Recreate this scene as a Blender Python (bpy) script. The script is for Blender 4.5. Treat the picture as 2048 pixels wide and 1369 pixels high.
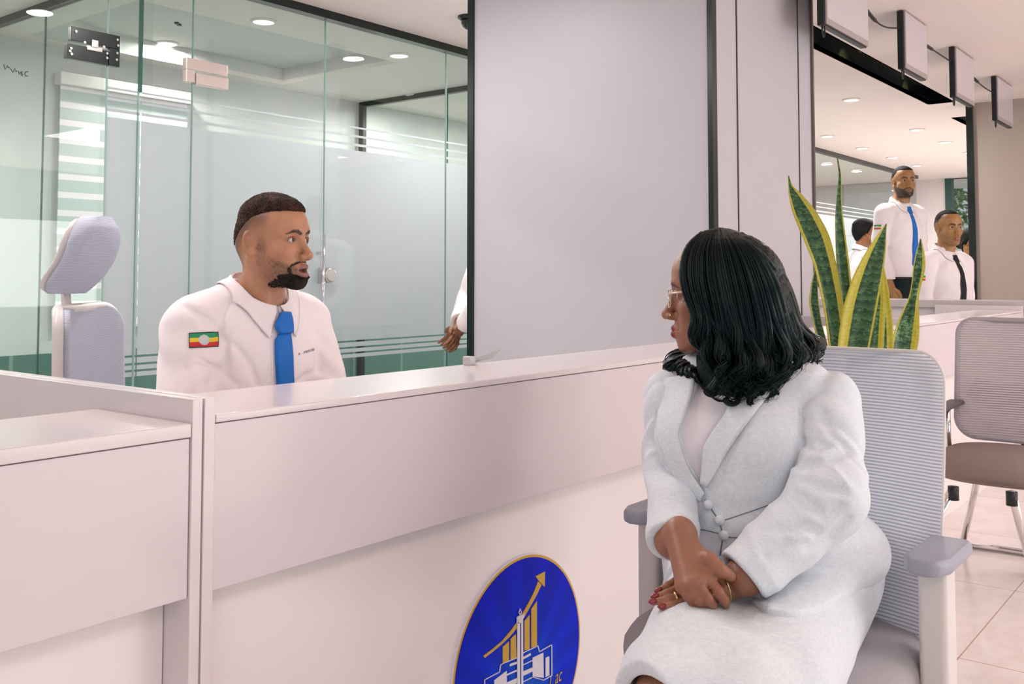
import bpy, bmesh, math, random
import numpy as np
from mathutils import Vector, Matrix, Euler

S = bpy.context.scene
COL = S.collection
for _o in list(bpy.data.objects):
    bpy.data.objects.remove(_o)
R = math.radians
random.seed(7)

# ------------------------------------------------------------------ camera
CAM_H, YAW, PITCH, FPX = 1.15, 38.2, 2.9, 1950.0
PPY = 456.0                                  # row of the principal point (rising-front style shift)
cam_d = bpy.data.cameras.new('camera')
cam = bpy.data.objects.new('camera', cam_d)
COL.objects.link(cam)
cam.location = (0, 0, CAM_H)
cam.rotation_euler = (R(90 + PITCH), 0, R(YAW - 90))
cam_d.sensor_fit = 'HORIZONTAL'
cam_d.sensor_width = 36.0
cam_d.lens = FPX / 2048 * 36
cam_d.shift_y = -(684.5 - PPY) / 2048
cam_d.clip_start = 0.02
cam_d.clip_end = 200
S.camera = cam
_cy, _sy, _cp, _sp = math.cos(R(YAW)), math.sin(R(YAW)), math.cos(R(PITCH)), math.sin(R(PITCH))
RIGHT = np.array([_sy, -_cy, 0.0])
FWD = np.array([_cy * _cp, _sy * _cp, _sp])
UP = np.array([-_cy * _sp, -_sy * _sp, _cp])
FLAT = np.array([_cy, _sy, 0.0])

def ray(px, py):
    d = FWD + RIGHT * ((px - 1024) / FPX) + UP * ((PPY - py) / FPX)
    return d / d.dot(FLAT)                   # one metre of level distance per unit

def at(px, py, depth):                       # the point seen there at that level distance
    return np.array([0, 0, CAM_H]) + ray(px, py) * depth

def atY(px, py, Y):
    d = ray(px, py); return np.array([0, 0, CAM_H]) + d * (Y / d[1])

def atX(px, py, X):
    d = ray(px, py); return np.array([0, 0, CAM_H]) + d * (X / d[0])

def atZ(px, py, Z):
    d = ray(px, py); return np.array([0, 0, CAM_H]) + d * ((Z - CAM_H) / d[2])

# ------------------------------------------------------------------ world, exposure, big lights
W = bpy.data.worlds.new('daylight')
S.world = W
W.use_nodes = True
_bg = W.node_tree.nodes['Background']
_bg.inputs['Color'].default_value = (0.86, 0.94, 1.0, 1)
_bg.inputs['Strength'].default_value = 0.50
S.view_settings.view_transform = 'Standard'
S.view_settings.look = 'None'
S.view_settings.exposure = -0.05
S.view_settings.gamma = 1.0
S.view_settings.use_curve_mapping = False
S.cycles.use_denoising = True
S.cycles.max_bounces = 8
S.cycles.diffuse_bounces = 4
S.cycles.glossy_bounces = 3
S.cycles.transmission_bounces = 4
S.cycles.transparent_max_bounces = 24
S.cycles.sample_clamp_indirect = 6
S.cycles.caustics_reflective = False
S.cycles.caustics_refractive = False
S.cycles.use_adaptive_sampling = True
S.cycles.adaptive_threshold = 0.03

WARM = (1.0, 0.925, 0.92)
def area_light(name, loc, size, power, color=WARM, rot=(0, 0, 0), size_y=None, spread=180):
    d = bpy.data.lights.new(name, 'AREA')
    d.energy = power; d.color = color; d.size = size
    d.shape = 'DISK' if size_y is None else 'RECTANGLE'
    if size_y: d.size_y = size_y
    d.spread = R(spread)
    o = bpy.data.objects.new(name, d); COL.objects.link(o)
    o.location = loc; o.rotation_euler = rot
    return o
# customer hall lamps above and behind the camera; counter row; glazed rooms; far hall
for _i, (_x, _y, _p) in enumerate([(-1.6, -1.2, 9), (0.6, -1.6, 17), (2.8, -1.4, 21), (5.2, -1.2, 21), (7.4, -1.0, 21)]):
    area_light('hall_lamp', (_x, _y, 2.57), 0.9, _p, size_y=0.9)
# unseen daylight fills added behind and beside the camera, the second brightens the ceiling
area_light('added_daylight_fill', (-3.2, -2.6, 1.4), 3.0, 22, (0.88, 0.95, 1.0), (R(90), 0, R(-52)), 2.2)
area_light('added_daylight_fill', (6.5, -4.8, 1.0), 7.0, 185, (1.0, 0.96, 0.94), (R(112), 0, R(0)), 2.0)

# ------------------------------------------------------------------ helpers: objects
def tag(o, label=None, cat=None, group=None, kind=None):
    if label: o['label'] = label
    if cat: o['category'] = cat
    if group: o['group'] = group
    if kind: o['kind'] = kind
    return o

def empty(name, loc, rz=0, label=None, cat=None, group=None, kind=None):
    o = bpy.data.objects.new(name, None); COL.objects.link(o)
    o.empty_display_size = 0.1
    o.location = loc; o.rotation_euler = (0, 0, rz)
    return tag(o, label, cat, group, kind)

def mesh_obj(name, verts, faces, m, parent=None, smooth=False, world=False, colors=None, bevel=0, seg=2, uvs=None):
    me = bpy.data.meshes.new(name)
    if isinstance(verts, np.ndarray) and isinstance(faces, np.ndarray):
        n, k = faces.shape
        me.vertices.add(len(verts)); me.loops.add(n * k); me.polygons.add(n)
        me.vertices.foreach_set('co', verts.astype(np.float32).ravel())
        me.loops.foreach_set('vertex_index', faces.astype(np.int32).ravel())
        me.polygons.foreach_set('loop_start', np.arange(0, n * k, k, dtype=np.int32))
        me.polygons.foreach_set('loop_total', np.full(n, k, dtype=np.int32))
        me.update(calc_edges=True)
    else:
        me.from_pydata([tuple(v) for v in verts], [], [tuple(f) for f in faces])
        me.update()
    if colors is not None:
        a = me.color_attributes.new('Col', 'FLOAT_COLOR', 'POINT')
        c = np.ones((len(me.vertices), 4), np.float32); c[:, :colors.shape[1]] = colors
        a.data.foreach_set('color', c.ravel())
    if smooth:
        me.polygons.foreach_set('use_smooth', np.ones(len(me.polygons), dtype=bool))
    for mm in (m if isinstance(m, (list, tuple)) else [m]):
        me.materials.append(mm)
    o = bpy.data.objects.new(name, me); COL.objects.link(o)
    if parent is not None:
        o.parent = parent
        if world:                              # geometry was given in world space
            pm = Matrix.LocRotScale(parent.location, parent.rotation_euler, parent.scale)
            if parent.parent is not None:
                g = parent.parent
                pm = Matrix.LocRotScale(g.location, g.rotation_euler, g.scale) @ pm
            o.matrix_parent_inverse = pm.inverted()
    if bevel:
        b = o.modifiers.new('edge', 'BEVEL'); b.width = bevel; b.segments = seg; b.limit_method = 'ANGLE'
        b.angle_limit = R(40)
        me.polygons.foreach_set('use_smooth', np.ones(len(me.polygons), dtype=bool))
        w = o.modifiers.new('shade', 'WEIGHTED_NORMAL'); w.keep_sharp = True
    return o

class MB:
    """collects shapes of ONE mesh"""
    def __init__(s): s.v = []; s.f = []; s.mi = []; s.cur = 0
    def add(s, verts, faces):
        n = len(s.v); s.v += [tuple(map(float, v)) for v in verts]
        s.f += [tuple(i + n for i in f) for f in faces]; s.mi += [s.cur] * len(faces)
        return s
    def box(s, x0, x1, y0, y1, z0, z1):
        return s.add([(x0, y0, z0), (x1, y0, z0), (x1, y1, z0), (x0, y1, z0), (x0, y0, z1), (x1, y0, z1), (x1, y1, z1), (x0, y1, z1)],
                     [(0, 3, 2, 1), (4, 5, 6, 7), (0, 1, 5, 4), (1, 2, 6, 5), (2, 3, 7, 6), (3, 0, 4, 7)])
    def obox(s, c, ax, ay, az):                # oriented box: centre and three half-axis vectors
        c, ax, ay, az = (np.array(q, float) for q in (c, ax, ay, az))
        v = [c + sx * ax + sy * ay + sz * az for sz in (-1, 1) for sx, sy in ((-1, -1), (1, -1), (1, 1), (-1, 1))]
        return s.add(v, [(0, 3, 2, 1), (4, 5, 6, 7), (0, 1, 5, 4), (1, 2, 6, 5), (2, 3, 7, 6), (3, 0, 4, 7)])
    def prism(s, poly, z0, z1, fn=lambda x, y, z: (x, y, z)):
        n = len(poly)
        v = [fn(x, y, z0) for x, y in poly] + [fn(x, y, z1) for x, y in poly]
        return s.add(v, [tuple(range(n))[::-1], tuple(range(n, 2 * n))] + [(i, (i + 1) % n, n + (i + 1) % n, n + i) for i in range(n)])
    def tube(s, pts, rad, n=10, caps=True, flat=1.0, up=None):
        pts = [np.array(p, float) for p in pts]; m = len(pts)
        rad = [rad] * m if np.isscalar(rad) else list(rad)
        t = [pts[min(i + 1, m - 1)] - pts[max(i - 1, 0)] for i in range(m)]
        t = [q / (np.linalg.norm(q) + 1e-9) for q in t]
        u = np.array(up if up is not None else ((0, 0, 1) if abs(t[0][2]) < .9 else (1, 0, 0)), float)
        vs = []
        for i in range(m):
            u = u - t[i] * u.dot(t[i]); u /= np.linalg.norm(u) + 1e-9
            w = np.cross(t[i], u)
            for k in range(n):
                a = 2 * math.pi * k / n
                vs.append(pts[i] + rad[i] * (math.cos(a) * u * flat + math.sin(a) * w))
        fs = [(i * n + k, i * n + (k + 1) % n, (i + 1) * n + (k + 1) % n, (i + 1) * n + k) for i in range(m - 1) for k in range(n)]
        if caps: fs += [tuple(range(n))[::-1], tuple((m - 1) * n + k for k in range(n))]
        return s.add(vs, fs)
    def lathe(s, prof, c=(0, 0, 0), n=32, axis='z', caps=True):
        vs = []
        for r, z in prof:
            for k in range(n):
                a = 2 * math.pi * k / n
                p = (r * math.cos(a), r * math.sin(a), z)
                if axis == 'y': p = (p[0], p[2], -p[1])
                if axis == 'x': p = (p[2], p[0], p[1])
                vs.append((p[0] + c[0], p[1] + c[1], p[2] + c[2]))
        m = len(prof)
        fs = [(i * n + k, i * n + (k + 1) % n, (i + 1) * n + (k + 1) % n, (i + 1) * n + k) for i in range(m - 1) for k in range(n)]
        if caps: fs += [tuple(range(n))[::-1], tuple((m - 1) * n + k for k in range(n))]
        return s.add(vs, fs)
    def grid(s, fn, nu, nv, closed=False):     # fn(i/nu, j/nv)
        vs = [fn(i / nu, j / nv) for i in range(nu + 1) for j in range(nv + 1)]
        w = nv + 1
        return s.add(vs, [(i * w + j, (i + 1) * w + j, (i + 1) * w + j + 1, i * w + j + 1) for i in range(nu) for j in range(nv)])
    def build(s, name, m, parent=None, smooth=False, bevel=0, seg=2, world=False):
        o = mesh_obj(name, s.v, s.f, m, parent, smooth, world, bevel=bevel, seg=seg)
        if any(s.mi): o.data.polygons.foreach_set('material_index', np.array(s.mi, np.int32))
        return o

def copy_tree(o, parent=None):
    c = o.copy(); COL.objects.link(c)
    if parent is not None: c.parent = parent
    for ch in [q for q in bpy.data.objects if q.parent == o]:
        copy_tree(ch, c)
    return c

# ------------------------------------------------------------------ helpers: materials
def srgb(r, g, b):
    f = lambda c: c / 12.92 if c <= 0.04045 else ((c + 0.055) / 1.055) ** 2.4
    return (f(r / 255), f(g / 255), f(b / 255), 1.0)

class NT:
    def __init__(s, name):
        s.m = bpy.data.materials.new(name); s.m.use_nodes = True
        s.t = s.m.node_tree; s.n = s.t.nodes; s.b = s.n['Principled BSDF']; s.out = s.n['Material Output']
    def new(s, typ, **kw):
        q = s.n.new(typ)
        for k, v in kw.items():
            if k in q.inputs: q.inputs[k].default_value = v
            else: setattr(q, k, v)
        return q
    def link(s, a, b): s.t.links.new(a, b)
    def coord(s, kind='Object', scale=None):
        c = s.new('ShaderNodeTexCoord'); o = c.outputs[kind]
        if scale is not None:
            mp = s.new('ShaderNodeMapping'); mp.inputs['Scale'].default_value = scale
            s.link(o, mp.inputs['Vector']); o = mp.outputs['Vector']
        return o
    def noise(s, scale, vec=None, detail=4, rough=.55):
        q = s.new('ShaderNodeTexNoise'); q.inputs['Scale'].default_value = scale
        q.inputs['Detail'].default_value = detail; q.inputs['Roughness'].default_value = rough
        if vec is not None: s.link(vec, q.inputs['Vector'])
        return q.outputs['Fac']
    def ramp(s, fac, stops):
        q = s.new('ShaderNodeValToRGB'); e = q.color_ramp.elements
        e[0].position, e[0].color = stops[0]; e[1].position, e[1].color = stops[-1]
        for p, c in stops[1:-1]:
            k = e.new(p); k.color = c
        s.link(fac, q.inputs['Fac']); return q.outputs['Color']
    def mix(s, fac, a, b, mode='MIX'):
        q = s.new('ShaderNodeMix', data_type='RGBA', blend_type=mode)
        for sock, v in ((q.inputs[0], fac), (q.inputs[6], a), (q.inputs[7], b)):
            if hasattr(v, 'is_output'): s.link(v, sock)
            else: sock.default_value = v
        return q.outputs[2]
    def math(s, op, a, b=0.0):
        q = s.new('ShaderNodeMath', operation=op)
        for sock, v in ((q.inputs[0], a), (q.inputs[1], b)):
            if hasattr(v, 'is_output'): s.link(v, sock)
            else: sock.default_value = v
        return q.outputs[0]
    def bump(s, h, strength=.2, dist=.01):
        q = s.new('ShaderNodeBump'); q.inputs['Strength'].default_value = strength; q.inputs['Distance'].default_value = dist
        s.link(h, q.inputs['Height']); s.link(q.outputs['Normal'], s.b.inputs['Normal'])
    def base(s, c):
        if hasattr(c, 'is_output'): s.link(c, s.b.inputs['Base Color'])
        else: s.b.inputs['Base Color'].default_value = c

def mat(name, col, rough=.5, metal=0, spec=.5, var=0.0, vscale=30, bump=0.0, bscale=200, coat=0, sss=0):
    q = NT(name); b = q.b
    b.inputs['Roughness'].default_value = rough; b.inputs['Metallic'].default_value = metal
    b.inputs['Specular IOR Level'].default_value = spec
    b.inputs['Coat Weight'].default_value = coat
    b.inputs['Coat Roughness'].default_value = .08
    if sss:
        b.inputs['Subsurface Weight'].default_value = sss
        b.inputs['Subsurface Radius'].default_value = (.012, .005, .003)
        b.inputs['Subsurface Scale'].default_value = 1
    if var:
        n = q.noise(vscale, q.coord())
        q.base(q.ramp(n, [(.3, tuple(c * (1 - var) for c in col[:3]) + (1,)), (.7, tuple(min(1, c * (1 + var)) for c in col[:3]) + (1,))]))
    else:
        q.base(col)
    if bump: q.bump(q.noise(bscale, q.coord()), bump, .002)
    return q.m

def emit(name, col, strength):
    q = NT(name); q.base(col)
    q.b.inputs['Emission Color'].default_value = col; q.b.inputs['Emission Strength'].default_value = strength
    return q.m

def glass_mat(name, tint, refl=.045):
    q = NT(name)
    tr = q.new('ShaderNodeBsdfTransparent'); tr.inputs['Color'].default_value = tint
    gl = q.new('ShaderNodeBsdfGlossy'); gl.inputs['Roughness'].default_value = .01
    lw = q.new('ShaderNodeLayerWeight'); lw.inputs['Blend'].default_value = .5
    mx = q.new('ShaderNodeMixShader')
    f = q.math('ADD', q.math('MULTIPLY', q.math('POWER', lw.outputs['Facing'], 5.0), .8), refl)
    q.link(f, mx.inputs[0]); q.link(tr.outputs[0], mx.inputs[1]); q.link(gl.outputs[0], mx.inputs[2])
    q.link(mx.outputs[0], q.out.inputs['Surface'])
    return q.m

def film_mat(name, col, clear):
    q = NT(name)
    tr = q.new('ShaderNodeBsdfTransparent'); tr.inputs['Color'].default_value = (.9, .97, .95, 1)
    df = q.new('ShaderNodeBsdfDiffuse'); df.inputs['Color'].default_value = col
    tl = q.new('ShaderNodeBsdfTranslucent'); tl.inputs['Color'].default_value = col
    m1 = q.new('ShaderNodeMixShader', Fac=.45); m2 = q.new('ShaderNodeMixShader', Fac=clear)
    q.link(df.outputs[0], m1.inputs[1]); q.link(tl.outputs[0], m1.inputs[2])
    q.link(m1.outputs[0], m2.inputs[1]); q.link(tr.outputs[0], m2.inputs[2])
    q.link(m2.outputs[0], q.out.inputs['Surface'])
    return q.m

M_WALL = mat('white_paint', srgb(226, 216, 217), .5, var=.02, vscale=2)
M_PANEL = mat('pillar_cladding', srgb(195, 191, 198), .45, var=.015, vscale=1.5)
M_CEIL = mat('ceiling_paint', srgb(246, 234, 228), .7, var=.01, vscale=1)
M_BLACK = mat('black_metal', srgb(10, 26, 24), .3, spec=.5)
M_BLACKP = mat('black_plastic', srgb(16, 22, 24), .4)
M_LAM = mat('white_laminate', srgb(228, 218, 220), .22, var=.012, vscale=2.5, coat=.2)
M_APRON = mat('dim_apron_laminate', srgb(222, 210, 214), .24, var=.012, vscale=2.5, coat=.2)  # laminate copy greyed so the apron reads darker than the front panel
M_FRONT = mat('lit_front_laminate', srgb(247, 238, 238), .22, var=.01, vscale=2.5, coat=.2)  # reflected floor light on the front panel put into a brighter laminate
M_CHROME = mat('chrome', (.78, .76, .76, 1), .08, metal=1)
M_STEEL = mat('brushed_steel', (.62, .6, .58, 1), .28, metal=1)
M_WPLAST = mat('white_plastic', srgb(222, 216, 212), .35)
M_GLASS = glass_mat('clear_glass', (.955, .985, .975, 1))
M_GEDGE = mat('green_glass_edge', srgb(60, 100, 92), .15)
M_FILM = film_mat('frosted_film', srgb(224, 224, 228), .10)
M_FILM2 = film_mat('frosted_band', srgb(225, 230, 232), .25)
# ================================================================== THE SETTING
def struct(name, mb, m, parent=None, bevel=0, label=None):
    o = mb.build(name, m, parent, bevel=bevel)
    if parent is None: tag(o, label, None, None, 'structure')
    return o
CZ = 2.60
# floor: glossy pale marble tiles
q = NT('marble_tiles')
v = q.coord('Object')
br = q.new('ShaderNodeTexBrick'); q.link(v, br.inputs['Vector'])
br.offset = 0; br.inputs['Scale'].default_value = 1.0
br.inputs['Mortar Size'].default_value = .0022; br.inputs['Brick Width'].default_value = .8; br.inputs['Row Height'].default_value = .8
br.inputs['Color1'].default_value = srgb(243, 234, 230); br.inputs['Color2'].default_value = srgb(240, 230, 226)
br.inputs['Mortar'].default_value = srgb(186, 160, 148)
n1 = q.noise(1.6, v, 8, .65)
vein = q.ramp(n1, [(.44, (1, 1, 1, 1)), (.5, (.86, .82, .80, 1)), (.56, (1, 1, 1, 1))])
q.base(q.mix(.55, br.outputs['Color'], vein, 'MULTIPLY'))
q.b.inputs['Roughness'].default_value = .16
M_FLOOR = q.m
struct('floor', MB().box(-6, 17, -5, 9, -.1, 0), M_FLOOR)

# ceiling with two black lighting slots and a tray recess in the glazed room
def rects_minus(x0, x1, y0, y1, holes):
    xs = sorted({x0, x1} | {h[0] for h in holes} | {h[1] for h in holes})
    ys = sorted({y0, y1} | {h[2] for h in holes} | {h[3] for h in holes})
    for i in range(len(xs) - 1):
        for j in range(len(ys) - 1):
            cx, cy = (xs[i] + xs[i + 1]) / 2, (ys[j] + ys[j + 1]) / 2
            if not any(h[0] < cx < h[1] and h[2] < cy < h[3] for h in holes):
                yield xs[i], xs[i + 1], ys[j], ys[j + 1]
SLOTS = [(4.6, 8.55, 2.08, 2.27), (9.4, 13.0, 2.10, 2.30)]
TRAY = (2.75, 4.65, 4.65, 5.85)
cm = MB()
for a in rects_minus(-6, 17, -5, 9, SLOTS + [TRAY]):
    cm.box(*a, CZ, CZ + .03)
struct('ceiling', cm, M_CEIL)
# tray: recessed lid with one end rounded
tm = MB(); tm.box(TRAY[0], TRAY[1], TRAY[2], TRAY[3], CZ + .12, CZ + .15)
for a in ((TRAY[0], TRAY[1], TRAY[2] - .02, TRAY[2]), (TRAY[0], TRAY[1], TRAY[3], TRAY[3] + .02), (TRAY[1], TRAY[1] + .02, TRAY[2], TRAY[3]), (TRAY[0] - .02, TRAY[0], TRAY[2], TRAY[3])):
    tm.box(*a, CZ + .03, CZ + .15)
ym = (TRAY[2] + TRAY[3]) / 2; hr = (TRAY[3] - TRAY[2]) / 2
for sgn in (-1, 1):                          # corner fillers that leave a half-round end
    arc = [(TRAY[0] + hr * 1.1 - hr * 1.1 * math.cos(R(a)), ym + sgn * hr * math.sin(R(a))) for a in range(0, 91, 6)]
    poly = arc + [(TRAY[0], ym + sgn * hr)]
    if sgn < 0: poly = poly[::-1]
    tm.prism(poly, CZ, CZ + .12)
M_TRAY = mat('shaded_tray_paint', srgb(214, 212, 208), .7)  # shade of the recess put into a darker grey than the ceiling
struct('ceiling_tray', tm, M_TRAY)
tag(bpy.data.objects['ceiling_tray'], kind='structure')
for i, (x0, x1, y0, y1) in enumerate(SLOTS):
    sm = MB()
    sm.box(x0, x1, y0, y1, CZ + .13, CZ + .15)
    sm.box(x0, x1, y0 - .012, y0, CZ, CZ + .15); sm.box(x0, x1, y1, y1 + .012, CZ, CZ + .15)
    sm.box(x0 - .012, x0, y0, y1, CZ, CZ + .15); sm.box(x1, x1 + .012, y0, y1, CZ, CZ + .15)
    o = struct('trim_%d' % (i + 1), sm, M_BLACK)

# walls
M_BEIGE = mat('beige_wall', srgb(176, 162, 152), .55, var=.015, vscale=2)
struct('wall_right', MB().box(8.72, 8.90, -5, 1.97, 0, CZ), M_BEIGE)
struct('trim_3', MB().box(8.69, 8.91, 1.97, 2.02, 0, CZ), M_BLACK)
struct('wall_back', MB().box(-3, 16.2, 6.0, 6.1, .68, CZ), mat('room_wall', srgb(214, 214, 212), .55, var=.02))
q = NT('teal_wainscot'); v = q.coord()
br = q.new('ShaderNodeTexBrick'); mp = q.new('ShaderNodeMapping'); mp.inputs['Rotation'].default_value = (R(90), 0, 0)
q.link(v, mp.inputs['Vector']); q.link(mp.outputs[0], br.inputs['Vector'])
br.offset = 0; br.inputs['Scale'].default_value = 1; br.inputs['Brick Width'].default_value = .55; br.inputs['Row Height'].default_value = 3
br.inputs['Mortar Size'].default_value = .012
br.inputs['Color1'].default_value = srgb(92, 128, 118); br.inputs['Color2'].default_value = srgb(84, 122, 114); br.inputs['Mortar'].default_value = srgb(140, 165, 155)
q.base(br.outputs['Color']); q.b.inputs['Roughness'].default_value = .35
struct('baseboard_back', MB().box(-3, 16.2, 5.97, 6.0, 0, .68), q.m)
struct('floor_carpet', MB().box(-3, 14.5, 4.1, 5.97, 0.0, .006), mat('room_carpet', srgb(96, 128, 120), .9, var=.06, vscale=60))
tag(bpy.data.objects['floor_carpet'], kind='structure')
# far end wall with a tall window
WX = 15.2
pa, pb = atX(1890, 352, WX), atX(1999, 700, WX)
y_hi, y_lo = pa[1], pb[1]
fm = MB()
fm.box(WX, WX + .15, y_hi, 6.1, 0, CZ); fm.box(WX, WX + .15, -5, y_lo - .5, 0, CZ)
fm.box(WX, WX + .15, y_lo - .5, y_hi, 0, .25); fm.box(WX, WX + .15, y_lo - .5, y_hi, pa[2], CZ)
struct('wall_far', fm, M_WALL)
M_GREENF = mat('dark_green_frame', srgb(34, 78, 66), .4)
wn = empty('window_1', (WX, (y_hi + y_lo) / 2, .25), kind='structure')
f = MB(); f.box(WX - .02, WX + .12, y_hi - .09, y_hi, .25, pa[2]); f.box(WX - .02, WX + .12, y_lo - .5, y_hi, pa[2] - .04, pa[2])
f.box(WX - .02, WX + .1, y_lo - .5, y_lo - .44, .25, pa[2]); f.box(WX - .02, WX + .1, y_lo - .5, y_hi, 1.78, 1.81)
f.build('window_frame', M_GREENF, wn, world=True)
MB().box(WX + .04, WX + .05, y_lo - .44, y_hi - .09, .25, pa[2] - .04).build('glass_pane', M_GLASS, wn, world=True)
MB().box(WX + .06, WX + .064, y_lo - .44, y_hi - .09, .25, 1.78).build('frosted_film', film_mat('window_film', srgb(245, 248, 246), .6), wn, world=True)

# ------------------------------------------------------------------ glass partition along the rooms (Y = 4.05)
GY = 4.05
gx = [-1.2, 0.3, 1.43, 2.25, 2.42, 2.68, 3.50, 4.48, 5.6, 7.2, 8.8, 10.4, 12.0, 13.4, 14.5]
M_GEDGE2 = mat('pale_glass_edge', srgb(150, 178, 172), .2)
gp = empty('wall_glass', (6.5, GY, 0), kind='structure', label='frosted glass partition with black top rail along the rooms', cat='partition')
DOORS = {(1.43, 2.25), (2.68, 3.50)}
for a, b in zip(gx[:-1], gx[1:]):
    z0 = 2.13 if (a, b) in DOORS else .01
    MB().box(a + .002, b - .002, GY - .005, GY + .005, z0, CZ - .04).build('glass_panel', M_GLASS, gp, world=True)
    if a >= 2.2:                              # film: solid field and fine stripes
        if (a, b) not in DOORS:
            fl = MB()
            fl.box(a + .003, b - .003, GY + .0055, GY + .0065, .80, 1.86)
            for zz, hh in ((.765, .025), (.735, .02), (.705, .02), (1.885, .014), (1.935, .012), (1.985, .010)):
                fl.box(a + .003, b - .003, GY + .0055, GY + .0065, zz, zz + hh)
            fl.build('frosted_film', M_FILM, gp, world=True)
tr = MB(); tr.box(gx[0], gx[-1], GY - .03, GY + .03, CZ - .045, CZ)
tr.build('top_rail', M_BLACK, gp, world=True)
MB().box(2.405, 2.414, GY - .012, GY + .012, 1.99, CZ - .04).build('joint_strip', M_GEDGE, gp, world=True)
MB().box(2.400, 2.404, GY - .006, GY + .006, 0, 1.99).build('joint_strip', M_GEDGE2, gp, world=True)
for xx in (3.50, 4.48, 2.68, 2.25):
    MB().box(xx - .0016, xx + .0016, GY - .006, GY + .006, 0, CZ - .04).build('joint_strip', M_GEDGE2, gp, world=True)
# the cross walls (X = const) of the rooms
for nm, X, y1, film in (('wall_glass_cross', 2.48, 5.97, False), ('wall_glass_end', 5.55, 5.97, False)):
    gc = empty(nm, (X, (GY + y1) / 2, 0), kind='structure')
    ys = [GY + .02, 5.09, y1] if X < 3 else [GY + .02, 5.0, y1]
    for a, b in zip(ys[:-1], ys[1:]):
        MB().box(X - .005, X + .005, a + .003, b - .003, .01, CZ - .04).build('glass_panel', M_GLASS, gc, world=True)
    MB().box(X - .02, X + .02, GY + .03, y1, CZ - .04, CZ).build('top_rail', M_BLACK, gc, world=True)
    MB().box(X - .004, X + .004, ys[1] - .004, ys[1] + .004, .01, CZ - .04).build('joint_strip', M_GEDGE, gc, world=True)
    if X > 3: MB().box(X - .02, X + .02, y1 - .05, y1, 0, CZ - .04).build('end_post', M_BLACK, gc, world=True)

# glass doors with patch fittings, pull and lock
def patch(mb, x0, x1, z0, z1, y, gap=True):
    mb.box(x0, x1, y - .016, y + .016, z0, z1)
def glass_door(num, x0, x1, hinge_left, black):
    d = empty('door_%d' % num, ((x0 + x1) / 2, GY, 0), kind='structure')
    MB().box(x0 + .004, x1 - .004, GY - .005, GY + .005, .012, 2.122).build('glass_leaf', M_GLASS, d, world=True)
    if not black:
        fl = MB(); fl.box(x0 + .005, x1 - .005, GY + .0055, GY + .0065, .80, 1.86)
        for zz, hh in ((.765, .025), (.735, .02), (.705, .02), (1.885, .014), (1.935, .012), (1.985, .010)):
            fl.box(x0 + .005, x1 - .005, GY + .0055, GY + .0065, zz, zz + hh)
        fl.build('frosted_film', M_FILM, d, world=True)
    return d
d1 = glass_door(1, 1.43, 2.25, False, True)
d2 = glass_door(2, 2.68, 3.50, True, False)
# fitting of the clear door: the black inside works are showing, cover missing
pm = MB()
pm.box(2.075, 2.30, GY - .016, GY + .014, 2.165, 2.225); pm.box(2.25, 2.30, GY - .016, GY + .014, 2.085, 2.165)
fo = pm.build('patch_fitting', M_BLACK, d1, world=True, bevel=.002)
MB().box(2.06, 2.245, GY - .016, GY + .014, 2.085, 2.148).build('patch_plate', M_BLACK, d1, world=True, bevel=.002)
sp = MB(); sp.box(2.145, 2.215, GY - .022, GY - .014, 2.135, 2.155); sp.box(2.162, 2.192, GY - .03, GY - .014, 2.15, 2.182)
sp.build('pivot_block', M_STEEL, d1, world=True, bevel=.002)
sc = MB()
for x, z in ((2.285, 2.205), (2.288, 2.18), (2.285, 2.145), (2.283, 2.115), (2.238, 2.135), (2.238, 2.115), (2.075, 2.128), (2.07, 2.115), (2.078, 2.104), (2.095, 2.205), (2.135, 2.165), (2.222, 2.162)):
    sc.lathe([(.0055, 0), (.0055, .004), (.003, .006)], (x, GY - .0215, z), 10, 'y')
sc.build('screw', M_STEEL, d1, world=True)
pm = MB(); M_COPPER = mat('satin_cover', srgb(224, 208, 198), .25, metal=.45)
pm.box(2.635, 2.865, GY - .02, GY + .016, 2.135, 2.19); pm.box(2.635, 2.68, GY - .02, GY + .016, 2.075, 2.135)
pm.build('patch_fitting', M_COPPER, d2, world=True, bevel=.003)
MB().box(2.69, 2.87, GY - .02, GY + .016, 2.07, 2.125).build('patch_plate', M_COPPER, d2, world=True, bevel=.003)
hb = MB(); hb.tube([(3.46, GY - .05, .62), (3.46, GY - .05, 1.38)], .0085, 14)
for z in (.75, 1.28): hb.tube([(3.46, GY - .05, z), (3.46, GY, z)], .008, 10)
hb.build('pull_handle', M_CHROME, d2, world=True, smooth=True)
kn = MB()
kn.lathe([(.03, .0), (.038, .004), (.041, .012), (.041, .036), (.034, .044), (.034, .06)], (3.505, GY - .066, 1.16), 28, 'y')
kn.box(3.46, 3.505, GY - .03, GY - .004, 1.115, 1.2)
kn.build('lock_knob', M_STEEL, d2, world=True, bevel=.002)

# ------------------------------------------------------------------ big clad pillar behind the counter
PX0, PX1, PY0, PY1 = 3.50, 4.555, 1.75, 2.98
pr = MB(); pr.box(PX0, PX1, PY0, PY1, 0, CZ)
struct('wall_pillar', pr, M_PANEL)
def joint(px, w, m=M_BLACK, deep=.004):       # a vertical joint on the pillar's counter side
    x = atY(px, 300, PY0)[0]
    return (x - w, x + w, PY0 - deep, PY0 + .002, 0, CZ)
t4 = MB(); t4.box(*joint(1475, .0035)); t4.box(*joint(1598, .003)); struct('trim_4', t4, mat('dark_joint', srgb(60, 72, 72), .5))
t5 = MB(); t5.box(PX0 - .012, PX0 + .028, PY0 - .012, PY0 + .0, 0, CZ); t5.box(PX0 - .012, PX0, PY0, PY0 + .010, 0, CZ); struct('trim_5', t5, M_BLACK)
t6 = MB(); t6.box(PX0 - .012, PX0 + .02, PY1, PY1 + .035, 0, CZ); struct('trim_6', t6, M_BLACK)
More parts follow.
